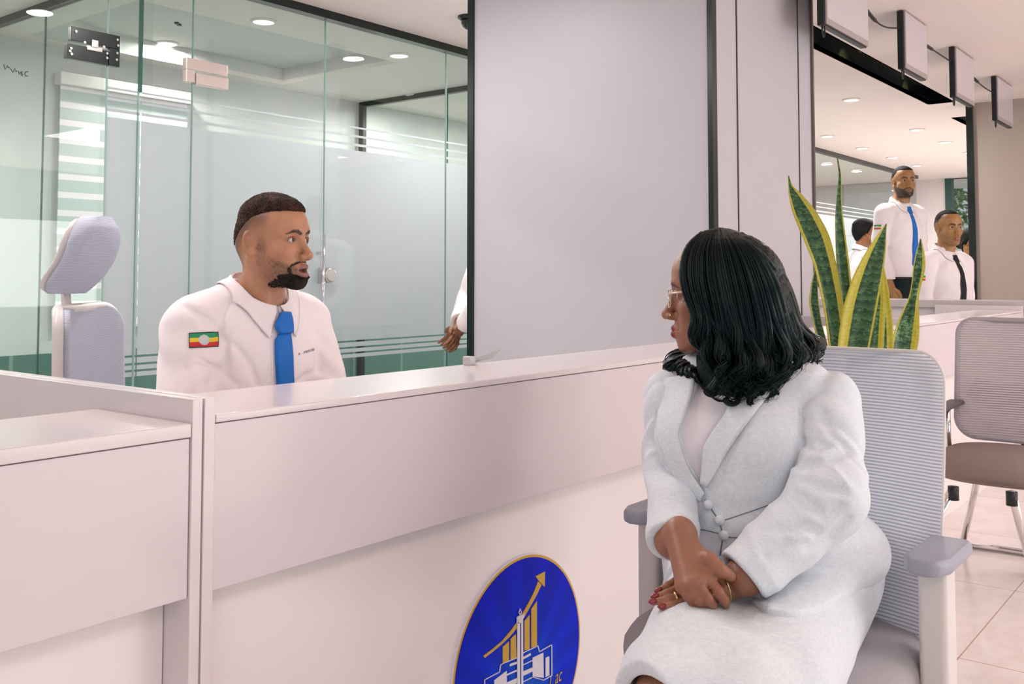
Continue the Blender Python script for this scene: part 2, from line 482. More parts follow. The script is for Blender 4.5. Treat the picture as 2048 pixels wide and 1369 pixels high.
t7 = MB(); t7.box(PX1 - .004, PX1 + .012, PY0 - .012, PY0 + .004, 0, CZ); struct('trim_7', t7, mat('bronze_edge', srgb(120, 108, 100), .3, metal=.5))

# trees on the street beyond the far window
M_FOL = mat('street_leaves', srgb(120, 150, 84), .6, var=.35, vscale=6)
M_BARK = mat('bark', srgb(110, 92, 84), .8, var=.2, vscale=30)
rt = random.Random(3)
for i, (tx, ty, th, lb) in enumerate([(18.6, 4.55, 3.4, 'leafy street tree seen through the far window beside its green frame'), (22.4, 4.1, 4.6, 'taller street tree farther off through the far window')]):
    t = empty('street_tree', (tx, ty, 0), 0, lb, 'tree', 'street trees beyond the far window')
    MB().tube([(0, 0, 0), (.03, .02, th * .4), (-.02, .03, th * .8)], [.10, .07, .03], 10).build('trunk', M_BARK, t, smooth=True)
    cr = MB()
    for k in range(900):
        a, b, r = rt.uniform(0, 6.283), rt.uniform(-1, 1), rt.random() ** .4
        c = np.array([math.cos(a) * math.sqrt(1 - b * b) * .95 * r, math.sin(a) * math.sqrt(1 - b * b) * .95 * r, th * .78 + b * .95 * r])
        u = np.array([rt.gauss(0, 1) for _ in range(3)]); u /= np.linalg.norm(u); w = np.cross(u, (rt.random(), rt.random(), 1)); w /= np.linalg.norm(w)
        cr.add([c - u * .08, c + w * .035, c + u * .08, c - w * .035], [(0, 1, 2, 3)])
    cr.build('foliage', M_FOL, t)
# ================================================================== LAMPS
M_LENS = emit('lamp_lens', (1, .93, .88, 1), 9)
M_RING = mat('lamp_ring', srgb(240, 236, 232), .4)
def downlight(px, py, label, power, z=CZ, group='recessed ceiling downlights', pos=None):
    p = pos if pos is not None else atZ(px, py, z)
    if TRAY[0] < p[0] < TRAY[1] and TRAY[2] < p[1] < TRAY[3]:
        z += .12; p = atZ(px, py, z)
    o = empty('downlight', (p[0], p[1], z), 0, label, 'ceiling light', group)
    MB().lathe([(.062, 0), (.074, 0), (.074, -.006), (.060, -.012), (.056, -.004)], (0, 0, 0), 28, caps=False).build('trim_ring', M_RING, o, smooth=True)
    MB().lathe([(.058, -.002), (.05, -.007), (.02, -.009)], (0, 0, 0), 28).build('lens', M_LENS, o, smooth=True)
    if power:
        l = area_light('downlight_lamp', (p[0], p[1], z - .03), .11, power * 1.25, (1.0, .95, .93))
    return p
DL = [(527, 42, 'lit round downlight in the glazed room ceiling, before the tray, nearest the camera dome side of the clear glass', 13),
      (798, 110, 'lit round downlight beside the pointed corner of the recessed ceiling tray', 24),
      (335, 86, 'lit round downlight above the copper patch fitting on the frosted door', 24),
      (602, 142, 'lit round downlight inside the tray near its back edge', 24),
      (830, 191, 'lit round downlight just under the black rail of the far glass wall', 24),
      (1703, 199, 'lit round downlight right under the long black ceiling slot, largest of the far hall', 20),
      (1655, 272, 'lit round downlight beside the pillar edge above the far glass partition', 16),
      (1725, 296, 'lit round downlight above the tall bearded man, second along the glass partition', 16),
      (1785, 315, 'lit round downlight directly over the head of the tall bearded man', 16),
      (1834, 331, 'lit round downlight, smallest, farthest along the row by the glass partition', 10),
      (1834, 259, 'lit round downlight in the middle of the far hall ceiling', 20),
      (1890, 284, 'lit round downlight over the man with the black tie', 16),
      (1940, 305, 'lit round downlight beside the black edge of the beige wall', 16)]
DL_LABEL = ['lit round downlight nearest the black top rail of the clear glass, before the ceiling tray'] + [d[2] for d in DL[1:]]
for d, lb in zip(DL, DL_LABEL):
    downlight(d[0], d[1], lb, d[3])
# room lamps that stand behind the frosted glass or outside the frame (real downlights, no need of the mesh in view)
for x, y, pw in ((1.4, 5.0, 24), (0.2, 5.0, 20), (6.6, 5.0, 20), (8.4, 5.0, 20), (10.4, 5.0, 20), (12.6, 5.0, 20), (13.4, 2.6, 28), (13.4, 0.6, 28), (11.0, 0.4, 24)):
    downlight(0, 0, 'round downlight of the rooms behind the partition, out of view', pw, group='hidden room downlights', pos=(x, y, CZ))
for x, y in ((0.2, 2.6), (1.3, 2.9), (2.5, 2.9), (4.3, 3.4)):   # fills without fixtures, added to light the clerks' side and the glass
    area_light('clerk_fill', (x, y, 2.57), .12, 17)

# warm spots in the black slots
M_SPOTB = mat('spot_body', srgb(30, 30, 30), .4)
for i, (px, py, lb) in enumerate([(1692, 112, 'small warm spotlight recessed in the long black ceiling slot, nearer the pillar'),
                                  (1808, 176, 'small warm spotlight recessed toward the tapering end of the long black slot'),
                                  (1941, 250, 'small warm spotlight recessed in the short black slot beside the beige wall')]):
    p = atZ(px, py, CZ + .04); sl = SLOTS[0] if i < 2 else SLOTS[1]
    o = empty('spotlight', (p[0], sl[2] + .055, CZ + .10), 0, lb, 'spotlight', 'spotlights in the ceiling slots')
    MB().lathe([(.03, .03), (.034, -.02), (.03, -.045), (.026, -.04)], (0, 0, 0), 20).build('lamp_body', M_SPOTB, o, smooth=True)
    MB().lathe([(.024, -.046), (.01, -.048)], (0, 0, 0), 20).build('lens', emit('warm_lens', (1, .55, .22, 1), 6), o)
    d = bpy.data.lights.new('slot_spot', 'SPOT'); d.energy = 5; d.color = (1, .5, .2); d.spot_size = R(75); d.spot_blend = .6; d.shadow_soft_size = .01
    l = bpy.data.objects.new('slot_spot', d); COL.objects.link(l); l.location = (p[0], sl[2] + .06, CZ + .045); l.rotation_euler = (R(80), 0, 0)

# ================================================================== COUNTERS
YF, YP = 1.235, 1.298                           # ledge front edge, recessed panel
xa = atY(384, 900, YF)[0]; xb = atY(407, 900, YF)[0]; xc = atY(430, 900, YF)[0]
ZL = 0.948
def counter(x0, x1, zl, label, lip, ends):
    o = empty('reception_counter', ((x0 + x1) / 2, YF, 0), 0, label, 'counter', 'white service counters in a row')
    B = lambda n, a, b=.0015, m=M_LAM: MB().box(*a).build(n, m, o, bevel=b, world=True)
    e0, e1 = ends
    B('ledge', (x0 + (e0 or 0), x1 - (e1 or 0), YF, 1.492, zl - lip, zl), .002)
    B('apron', (x0 + (e0 or 0), x1 - (e1 or 0), YF + .004, YF + .024, .692, zl - lip - .0015), m=M_APRON)
    B('front_panel', (x0 + (e0 or 0), x1 - (e1 or 0), YP, YP + .02, 0.0, .74), m=M_FRONT)
    B('worktop', (x0 + (e0 or 0), x1 - (e1 or 0), YP + .02, 1.74, .715, .74))
    B('screen_panel', (x0 + (e0 or 0), x1 - (e1 or 0), 1.472, 1.490, .74, zl - lip))
    if e0: B('end_panel', (x0, x0 + e0, YF, 1.74, 0, ZL + .026), .0012)
    if e1: B('end_panel', (x1 - e1, x1, YF, 1.74, 0, ZL + .026), .0012)
    return o
counter(-1.6, xa - .001, ZL - .008, 'white counter with lower ledge at the near end, cut by the picture edge', .02, (0, 0))
counter(xc + .001, 4.33, ZL, 'long white counter with the blue round emblem, between clerk and seated woman', .012, (0, .022))
o = empty('divider_screen', (xb, 1.8, 0), 0, 'white double divider panel between the near counter and the emblem counter', 'divider')
MB().box(xa, xb - .002, YF, 2.45, 0, ZL + .026).build('side_panel', M_LAM, o, bevel=.0012, world=True)
MB().box(xb + .001, xc, YF, 2.45, 0, ZL + .026).build('side_panel', M_LAM, o, bevel=.0012, world=True)
counter(4.352, 6.60, ZL, 'white counter behind the empty brown chair, beyond the snake plant', .012, (.022, .022))
# cross counter at the end of the row
o = empty('cross_counter', (6.75, .6, 0), 0, 'white cross counter in front of the standing men and beige wall', 'counter')
MB().box(6.63, 6.95, -2.2, 2.75, .955, 1.003).build('countertop', mat('grey_white_top', srgb(206, 196, 194), .25), o, bevel=.003, world=True)
MB().box(6.66, 6.70, -2.2, 2.75, 0, .955).build('front_panel', M_LAM, o, bevel=.002, world=True)
MB().box(6.70, 6.93, 2.70, 2.74, 0, .955).build('end_panel', M_LAM, o, bevel=.002, world=True)

# thin grey document standing on the back edge of the ledge
a, b, c, d_ = atY(931, 724, 1.487), atY(1003, 698, 1.43), atY(986, 716, 1.44), atY(940, 727, 1.484)
o = empty('document_stand', tuple((a + d_) / 2), 0, 'thin grey tilted document holder standing on the ledge before the pillar', 'document holder')
vs = [a, b, c, d_]; off = np.array([.0, .004, -.002])
MB().add([v for v in vs] + [v + off for v in vs], [(0, 1, 2, 3), (7, 6, 5, 4), (0, 4, 5, 1), (1, 5, 6, 2), (2, 6, 7, 3), (3, 7, 4, 0)]).build('sheet', mat('grey_sheet', srgb(190, 192, 196), .3), o, world=True)
pb_ = atY(941, 730, 1.47)
MB().box(pb_[0] - .01, pb_[0] + .01, 1.462, 1.486, ZL, ZL + .02).build('foot', mat('clear_foot', srgb(196, 194, 198), .2), o, world=True, bevel=.002)

# ================================================================== EMBLEM ON THE COUNTER
YE = YP - .004
def E(X, Y, y=YE): return atY(860 + X / 4.43, 1060 + Y / 4.43, y)
ex, ez, er = 1.673, .333, .2205
em = empty('emblem_sign', (ex, YE, ez), 0, 'round blue emblem with gold rim, arrow and white tower on counter front', 'emblem')
M_GOLD = mat('gold_print', srgb(214, 168, 40), .35); M_WHITE = mat('white_print', srgb(232, 226, 236), .4)
q = NT('blue_sunburst'); v = q.coord('Object')
sp = q.new('ShaderNodeSeparateXYZ'); q.link(v, sp.inputs[0])
ang = q.math('ARCTAN2', sp.outputs[0], q.math('ADD', sp.outputs[2], .075))
st = q.math('SINE', q.math('MULTIPLY', ang, 17.0))
rad = q.math('SQRT', q.math('ADD', q.math('POWER', sp.outputs[0], 2), q.math('POWER', q.math('ADD', sp.outputs[2], .075), 2)))
g = q.ramp(rad, [(.02, srgb(14, 96, 214)), (.15, srgb(2, 46, 222)), (.27, srgb(2, 28, 208))])
q.base(q.mix(q.math('MULTIPLY', q.math('ADD', st, 1), .13), g, srgb(8, 20, 110)))
q.b.inputs['Roughness'].default_value = .5; q.b.inputs['Specular IOR Level'].default_value = .12
def flatdisc(r0, r1, y0, y1, n=96):
    vs = []; 
    for y in (y0, y1):
        for r in (r0, r1):
            vs += [(r * math.cos(2 * math.pi * k / n), y, r * math.sin(2 * math.pi * k / n)) for k in range(n)]
    fs = []
    for k in range(n):
        k2 = (k + 1) % n
        fs += [(k, k2, n + k2, n + k), (2 * n + k2, 2 * n + k, 3 * n + k, 3 * n + k2), (n + k, n + k2, 3 * n + k2, 3 * n + k), (k2, k, 2 * n + k, 2 * n + k2)]
    return MB().add(vs, fs)
flatdisc(er - .0055, er, -.003, .004).build('gold_rim', M_GOLD, em)
flatdisc(er, er + .002, -.0026, .004).build('white_rim', M_WHITE, em)
MB().lathe([(er - .0055, -.004), (er - .0055, .0015), (.001, .0015)], (0, 0, 0), 96, 'y').build('blue_field', q.m, em)
PLATE_OFF = .0040
def plate(mb, pts, th=.0012):
    n = len(pts); f = [E(*p) - np.array([0, PLATE_OFF, 0]) for p in pts]
    g = [p - np.array([0, th, 0]) for p in f]
    mb.add(list(f) + list(g), [tuple(range(n)), tuple(range(n, 2 * n))[::-1]] + [(i, (i + 1) % n, n + (i + 1) % n, n + i) for i in range(n)])
def stroke(mb, pts, w=7):
    for (x0, y0), (x1, y1) in zip(pts[:-1], pts[1:]):
        L = math.hypot(x1 - x0, y1 - y0); nx, ny = -(y1 - y0) / L * w / 2, (x1 - x0) / L * w / 2
        ex_, ey_ = (x1 - x0) / L * w * .3, (y1 - y0) / L * w * .3
        plate(mb, [(x0 + nx - ex_, y0 + ny - ey_), (x1 + nx + ex_, y1 + ny + ey_), (x1 - nx + ex_, y1 - ny + ey_), (x0 - nx - ex_, y0 - ny - ey_)])
ar = MB()
up = [(455, 1115), (530, 1060), (620, 985), (700, 890), (748, 825), (800, 745), (860, 640), (905, 550), (942, 455)]
dn = [(470, 1132), (540, 1078), (620, 1012), (690, 945), (748, 876), (815, 780), (870, 682), (930, 575), (972, 487)]
for i in range(8): plate(ar, [up[i], up[i + 1], dn[i + 1], dn[i]])
plate(ar, [(920, 410), (1003, 367), (1000, 505), (957, 462)])
ar.build('growth_arrow', M_GOLD, em, world=True)
PLATE_OFF = .0043
for pts in ([(628, 1035), (682, 985), (682, 1152), (628, 1177)], [(697, 965), (743, 920), (748, 1130), (697, 1147)],
            [(820, 805), (865, 750), (865, 1055), (820, 1067)], [(880, 700), (930, 628), (930, 1022), (880, 1042)]):
    b = MB(); plate(b, pts); b.build('chart_bar', M_GOLD, em, world=True)
PLATE_OFF = .0056
ob = MB()
plate(ob, [(752, 820), (776, 820), (776, 1480), (752, 1480)]); plate(ob, [(787, 820), (804, 820), (804, 1480), (787, 1480)])
plate(ob, [(748, 770), (760, 765), (760, 822), (748, 826)]); plate(ob, [(760, 760), (800, 748), (804, 822), (756, 826)]); plate(ob, [(800, 742), (814, 736), (812, 770), (802, 790)])
stroke(ob, [(778, 695), (789, 728), (778, 756), (767, 728), (778, 695)], 6)
ob.build('white_tower', M_WHITE, em, world=True)
PLATE_OFF = .0049
bd = MB()
stroke(bd, [(804, 1088), (938, 1024), (950, 1078), (1060, 1015), (1062, 1288), (990, 1328), (890, 1302), (804, 1345)])
stroke(bd, [(462, 1500), (466, 1325), (598, 1256), (606, 1196), (626, 1182), (752, 1130)])
for pts in ([(890, 1130), (985, 1085), (988, 1308), (890, 1296)], [(1005, 1130), (1038, 1118), (1038, 1285), (1005, 1302)],
            [(804, 1126), (872, 1088), (875, 1108), (804, 1146)], [(804, 1252), (890, 1216), (890, 1252), (804, 1292)],
            [(804, 1190), (890, 1150), (890, 1158), (804, 1199)], [(550, 1330), (660, 1245), (660, 1500), (550, 1500)],
            [(688, 1186), (750, 1164), (750, 1184), (688, 1207)], [(660, 1275), (750, 1236), (750, 1250), (660, 1290)], [(660, 1350), (750, 1310), (750, 1355), (660, 1400)]):
    plate(bd, pts)
bd.build('white_building', M_WHITE, em, world=True)

def text_mesh(body, size, shear=0):
    c = bpy.data.curves.new('t', 'FONT'); c.body = body; c.size = size; c.shear = shear; c.resolution_u = 3
    o = bpy.data.objects.new('t', c); COL.objects.link(o)
    dg = bpy.context.evaluated_depsgraph_get(); me = o.evaluated_get(dg).to_mesh()
    v = np.array([q.co[:] for q in me.vertices]); f = [tuple(p.vertices) for p in me.polygons]
    o.evaluated_get(dg).to_mesh_clear(); bpy.data.objects.remove(o); bpy.data.curves.remove(c)
    return v, f
v, f = text_mesh('L ac', .042, .35)
p0 = E(1035, 1395)
mesh_obj('lettering', [(p0[0] + x * .7, YE - .0052, p0[2] + y) for x, y, z in v], f, M_GOLD, em, world=True)

# ================================================================== HANGING SCREENS
M_SCREEN = mat('pale_screen', srgb(206, 198, 206), .18, coat=.3)
M_RIM = mat('grey_rim', srgb(170, 160, 158), .35)
YM = 1.56
MON = [((1650, 1735), 'hanging flat screen nearest the camera, cut by the top of the picture'),
       ((1808, 1852), 'hanging flat screen above the wide part of the black slot, second along the row'),
       ((1909, 1945), 'hanging flat screen above the pointed end of the black ceiling slot'),
       ((1991, 2021), 'hanging flat screen in front of the beige wall, end of the row')]
xs = []
for (p0, p1), lb in MON:
    x0, x1 = atY(p0, 120, YM)[0], atY(p1, 120, YM)[0]; xs.append((x0, x1))
    zb = 2.288
    o = empty('hanging_screen', ((x0 + x1) / 2, YM, zb), 0, lb, 'screen', 'flat screens hung over the counters')
    MB().box(x0, x1, YM + .002, YM + .034, zb - .012, CZ - .004).build('housing', M_BLACKP, o, bevel=.003, world=True)
    MB().box(x0 + .012, x1 + .004, YM - .006, YM + .002, zb - .006, CZ - .006).build('rim', M_RIM, o, bevel=.001, world=True)
    MB().box(x0 + .02, x1 - .004, YM - .0075, YM - .006, zb + .02, CZ - .012).build('display', M_SCREEN, o, world=True)
    lp = [(x0 + .03 + .016 * math.sin(a), YM + .016, zb - .03 - .03 * math.cos(a)) for a in np.linspace(-2.6, 2.6, 14)]
    MB().tube(lp, .004, 8).build('cable_loop', M_BLACKP, o, world=True, smooth=True)
    MB().box((x0 + x1) / 2 - .06, (x0 + x1) / 2 + .06, YM + .034, YM + .05, CZ - .1, CZ).build('bracket', M_BLACKP, o, bevel=.002, world=True)
for i in range(3):
    a, b = xs[i][1], xs[i + 1][0]
    pts = [(a + (b - a) * t, YM + .02, 2.50 - (.03, .0, .02)[i] * 2 * math.sin(t * math.pi * (1, 1, .6)[i]) * (1 - .4 * t)) for t in np.linspace(0, 1, 20)]
    o = MB().tube(pts, [.010 if k < 7 else .0045 for k in range(20)], 8).build('cable', M_BLACKP, smooth=True)
    tag(o, ('black cable linking the nearest hanging screen to the second', 'black drooping cable between the second and third hanging screens', 'black cable running to the hanging screen before the beige wall')[i], 'cable', 'cables between hanging screens')

# ================================================================== SMALL CEILING AND WALL THINGS
p = atZ(938, 33, CZ)
o = empty('dome_camera', tuple(p), 0, 'small black dome security camera on ceiling beside the pillar', 'security camera')
MB().lathe([(.0, 0), (.062, 0), (.062, -.012), (.05, -.02)], (0, 0, 0), 28).build('mount_plate', M_BLACK, o, smooth=True)
MB().lathe([(.046, -.018), (.044, -.04), (.034, -.06), (.018, -.072), (.002, -.075)], (0, 0, 0), 28).build('dome', mat('smoked_dome', srgb(18, 30, 30), .08, coat=.5), o, smooth=True)
MB().lathe([(.014, 0), (.014, .012), (.009, .012)], (.036, -.03, -.045), 14, 'x').build('lens', M_STEEL, o, smooth=True)
p = atZ(356, 46, CZ)
o = empty('ceiling_sensor', tuple(p), R(38), 'two tiny black squares of a sensor on the glazed room ceiling', 'sensor')
for dx in (-.018, .018):
    MB().box(dx - .012, dx + .012, -.012, .012, -.012, 0).build('sensor_cell', M_BLACKP, o, bevel=.002)
# zebra blind on the room's back wall
q = NT('zebra_fabric'); v = q.coord('Object'); sp = q.new('ShaderNodeSeparateXYZ'); q.link(v, sp.inputs[0])
fz = q.math('FRACT', q.math('MULTIPLY', sp.outputs[2], 1 / .1135))
q.base(q.mix(q.math('LESS_THAN', fz, .33), srgb(192, 202, 200), srgb(252, 236, 242))); q.b.inputs['Roughness'].default_value = .8
o = empty('zebra_blind', (3.45, 5.95, .85), 0, 'white banded zebra roller blind on back wall of the glazed room', 'window blind')
MB().box(-.45, .45, -.004, .004, 0, 1.5).build('banded_fabric', q.m, o)
MB().box(-.47, .47, -.04, .04, 1.5, 1.58).build('head_rail', M_WPLAST, o, bevel=.006)
MB().box(-.45, .45, -.012, .012, -.025, 0).build('bottom_rail', M_WPLAST, o, bevel=.004)
# faint handwriting on the glass, seen from behind
lt = MB()
def gpt(X, Y): return atY(X / 4.03, Y / 4.03, GY - .0065)
for pts in ([(30, 520), (42, 560), (62, 528)], [(62, 540), (78, 548)], [(84, 552), (104, 585), (122, 552)], [(122, 570), (140, 574)], [(150, 575), (155, 600)], [(165, 580), (172, 608)],
            [(182, 582), (176, 575), (172, 590), (184, 600), (176, 612)], [(226, 580), (208, 578), (200, 596), (206, 614), (224, 612)]):
    lt.tube([gpt(*p) for p in pts], .0022, 6)
lt.build('lettering', mat('ink', srgb(44, 66, 64), .6), bpy.data.objects['wall_glass'], world=True)
# ================================================================== CHAIRS
def stripes(name, c1, c2, pitch, clear, axis=2, rough=.7):
    q = NT(name); v = q.coord('Object'); sp = q.new('ShaderNodeSeparateXYZ'); q.link(v, sp.inputs[0])
    wob = q.noise(9, v, 2)
    z = q.math('ADD', q.math('MULTIPLY', sp.outputs[axis], 1 / pitch), q.math('MULTIPLY', wob, .5))
    tri = q.math('ABSOLUTE', q.math('SUBTRACT', q.math('FRACT', z), .5))
    m = q.math('SMOOTH_MIN', q.math('MULTIPLY', tri, 2.4), 1.0)
    q.base(q.mix(m, c2, c1))
    fine = q.math('SINE', q.math('MULTIPLY', sp.outputs[0], 2200))
    q.b.inputs['Roughness'].default_value = rough
    al = q.math('SUBTRACT', 1.0, q.math('MULTIPLY', q.math('LESS_THAN', tri, .17), clear))
    q.link(al, q.b.inputs['Alpha'])
    q.bump(tri, .5, .003)
    return q.m
M_MESH = stripes('grey_mesh_fabric', srgb(244, 244, 250), srgb(200, 208, 222), .0062, .32)
M_MESHB = stripes('taupe_mesh_fabric', srgb(214, 204, 208), srgb(176, 166, 170), .0095, .45)
M_MESHC = stripes('blue_grey_mesh_fabric', srgb(206, 206, 220), srgb(150, 166, 188), .0032, .1)
M_GREYP = mat('lilac_grey_plastic', srgb(158, 160, 174), .42)
M_SEATF = mat('grey_seat_fabric', srgb(170, 164, 168), .85, var=.04, vscale=350, bump=.15, bscale=900)
M_TAUPE = mat('taupe_seat_fabric', srgb(140, 122, 118), .85, var=.04, vscale=300, bump=.15, bscale=900)

def back_grid(w, z0, z1, yf, r_top, r_bot, th, nu=26, nv=40):
    """rounded panel standing up: x across, z up, y from yf(x, z); returns front and back skins joined at the rim"""
    mb = MB()
    def half(z):
        h = w / 2
        for zz, r in ((z1 - z, r_top), (z - z0, r_bot)):
            if zz < r: h = min(h, w / 2 - r + math.sqrt(max(0, r * r - (r - zz) ** 2)))
        return h
    def P(i, j, s):
        z = z0 + (z1 - z0) * (.5 - .5 * math.cos(math.pi * j)); x = (2 * i - 1) * half(z)
        e = 1 - max(0, (abs(2 * i - 1) - .9) / .1) ** 2
        return (x, yf(x, z) + s * th / 2 * (.25 + .75 * e), z)
    mb.grid(lambda i, j: P(i, j, 1), nu, nv); mb.grid(lambda i, j: P(1 - i, j, -1), nu, nv)
    n = len(mb.v) // 2; wv = nv + 1
    for j in range(nv):                        # close the sides
        a, b = 0 * wv + j, 0 * wv + j + 1; c, d = n + nu * wv + j, n + nu * wv + j + 1
        mb.f += [(a, b, d, c)]; mb.mi.append(0)
        a, b = nu * wv + j, nu * wv + j + 1; c, d = n + j, n + j + 1
        mb.f += [(b, a, c, d)]; mb.mi.append(0)
    return mb, half

def cushion(w, d, z0, z1, dome=.02, n=40, squ=4.0, y0=0):
    """rounded-rectangle seat cushion as stacked superellipse rings"""
    mb = MB(); ring = []
    prof = [(.0, 0), (.80, 0), (.93, .06), (.985, .2), (1.0, .45), (.99, .68), (.95, .88), (.86, .98), (.6, 1.0), (.3, 1.0), (0, 1.0)]
    vs = []
    for k, (s, t) in enumerate(prof):
        for i in range(n):
            a = 2 * math.pi * i / n; c, sn = math.cos(a), math.sin(a)
            rr = (abs(c) ** squ + abs(sn) ** squ) ** (-1 / squ)
            x, y = c * rr * s * w / 2, sn * rr * s * d / 2
            z = z0 + (z1 - z0) * t + (dome * (1 - s * s) if t > .9 else 0)
            z -= .03 * max(0, (y / (d / 2) - .55)) ** 2 * 4 * (t > .3)      # waterfall front
            vs.append((x, y + y0, z))
    fs = [(k * n + i, k * n + (i + 1) % n, (k + 1) * n + (i + 1) % n, (k + 1) * n + i) for k in range(len(prof) - 1) for i in range(n)]
    return mb.add(vs, fs)

def star_base(root, m, r=.30):
    g = MB(); g.lathe([(.025, .09), (.03, .12), (.025, .2), (.024, .40)], (0, 0, 0), 20); g.build('gas_lift', M_STEEL, root, smooth=True)
    for k in range(5):
        a = 2 * math.pi * k / 5 + .3; c, s = math.cos(a), math.sin(a)
        b = MB(); b.tube([(0, 0, .115), (c * r * .5, s * r * .5, .10), (c * r, s * r, .075)], [.026, .02, .015], 10); b.build('base_arm', m, root, smooth=True)
        w = MB(); w.lathe([(.012, -.022), (.026, -.018), (.026, .018), (.012, .022)], (c * r, s * r, .0265), 18, 'x'); w.tube([(c * r, s * r, .03), (c * r, s * r, .08)], .009, 8)
        w.build('caster', M_BLACKP, root, smooth=True)

# --- woman's chair (local +Y is the way the chair faces)
ch = empty('office_chair', (1.76, .745, 0), R(90), 'grey mesh office chair with lilac armrests under the seated woman', 'chair')
yb = lambda x, z: -(.105 + (z - .5) * .20) + .05 * (abs(x) / .25) ** 2.2 * .9 - .018 * math.sin((z - .5) / .5 * math.pi)
bk, half = back_grid(.50, .49, 1.008, yb, .055, .05, .012)
bk.build('mesh_back', M_MESH, ch, smooth=True)
rim = []
zs = np.concatenate([.49 + (1.008 - .49) * (.5 - .5 * np.cos(np.linspace(.02, math.pi - .02, 40)))])
L = [(-half(z), yb(half(z), z) - .004, z) for z in zs]; Rr = [(half(z), yb(half(z), z) - .004, z) for z in zs[::-1]]
MB().tube(L + Rr + [L[0]], .0042, 8).build('back_frame', M_WPLAST, ch, smooth=True)
sp = MB(); sp.tube([(0, -.11, .40), (0, -.20, .46), (0, -.235, .60), (0, -.235, .80)], [.03, .028, .024, .02], 12)
for z in (.58, .76): sp.tube([(-.20, yb(.2, z) - .018, z), (0, -.225, z - .015), (.20, yb(.2, z) - .018, z)], .014, 10)
sp.build('back_support', M_GREYP, ch, smooth=True)
cushion(.50, .47, .43, .515, .012, y0=.02).build('seat', M_SEATF, ch, smooth=True)
MB().box(-.2, .2, -.18, .2, .405, .432).build('seat_pan', M_WPLAST, ch, bevel=.01)
MB().box(-.09, .09, -.12, .12, .37, .405).build('mechanism', M_BLACKP, ch, bevel=.01)
for s in (-1, 1):
    a = MB()
    outl = [(-.034, -.09), (-.03, -.1), (.03, -.1), (.036, -.085), (.037, .05), (.024, .085), (.006, .095), (-.02, .09), (-.036, .06)]
    cx = s * .272
    a.prism([(cx + (x if s > 0 else -x) * 1.03, y - .005) for x, y in (outl if s > 0 else outl[::-1])], .663, .69)
    a.build('armrest_pad', M_GREYP, ch, bevel=.009, seg=3)
    p = MB(); p.prism([(s * .272 - .024, -.035), (s * .272 + .024, -.035), (s * .272 + .024, .03), (s * .272 - .024, .03)], .445, .664)
    p.prism([(s * .272 - .024, -.035), (s * .272 + .024, -.035), (s * .272 + .024, .03), (s * .272 - .024, .03)], .405, .45)
    x0, x1 = sorted((s * .18, s * .294)); p.box(x0, x1, -.035, .03, .402, .43)
    p.build('armrest_post', M_WPLAST, ch, bevel=.011, seg=3)
star_base(ch, M_WPLAST)

# --- empty visitor chair behind
CX, CY = 4.05, .82
vc = empty('visitor_chair', (CX, CY, 0), R(90), 'empty brown-seated chair with pale mesh back and chrome legs', 'chair')
yv = lambda x, z: -(.27 + (z - .45) * .16) + .03 * (abs(x) / .25) ** 2
bk, half = back_grid(.50, .50, .975, yv, .06, .08, .014)
bk.build('mesh_back', M_MESHB, vc, smooth=True)
zs = .50 + (.975 - .50) * (.5 - .5 * np.cos(np.linspace(.02, math.pi - .02, 36)))
L = [(-half(z) + .004, yv(half(z), z) - .006, z) for z in zs]; Rr = [(half(z) - .004, yv(half(z), z) - .006, z) for z in zs[::-1]]
MB().tube(L + Rr + [L[0]], .011, 8).build('back_frame', mat('lilac_frame', srgb(172, 164, 172), .4), vc, smooth=True)
lm = MB(); lm.tube([(-.2, -.315, .70), (-.1, -.335, .655), (.1, -.335, .655), (.2, -.315, .70)], [.02, .03, .03, .02], 10, flat=2.0, up=(0, 0, 1)); lm.build('lumbar_support', M_TAUPE, vc, smooth=True)
cushion(.50, .50, .40, .492, .012, squ=2.7, y0=.0).build('seat', M_TAUPE, vc, smooth=True)
MB().tube([(.05, -.2, .40), (0, -.28, .43), (0, -.30, .55)], .02, 10).build('back_support', M_CHROME, vc, smooth=True)
def wl(X, Y, Z): return (Y - CY, -(X - CX), Z)
for pts in ([(3.70, .93, .405), (3.74, 1.14, .012)], [(3.735, .75, .405), (4.25, .79, .012)], [(4.24, .96, .405), (4.5, 1.10, .012)], [(4.24, .66, .405), (4.5, .56, .012)]):
    MB().tube([wl(*pts[0]), wl(*[a * .5 + b * .5 for a, b in zip(*pts)]), wl(*pts[1])], [.015, .0135, .012], 12).build('leg', M_CHROME, vc, smooth=True)
for a in ((3.70, .93, .40), (3.735, .75, .40)): MB().lathe([(.019, -.035), (.019, .012)], wl(*a), 12).build('leg_socket', M_BLACKP, vc, smooth=True)
MB().tube([wl(4.5, .56, .014), wl(4.52, .7, .014), wl(4.52, .95, .014), wl(4.5, 1.10, .014)], .013, 10).build('floor_bar', M_CHROME, vc, smooth=True)
for s in (-1, 1):
    MB().box(s * .24 - .03, s * .24 + .03, -.26, .06, .628, .648).build('armrest_pad', mat('dark_arm', srgb(96, 92, 92), .45), vc, bevel=.008)
    MB().tube([(s * .235, -.1, .41), (s * .245, -.12, .53), (s * .24, -.1, .63)], .013, 10).build('armrest_post', M_CHROME, vc, smooth=True)

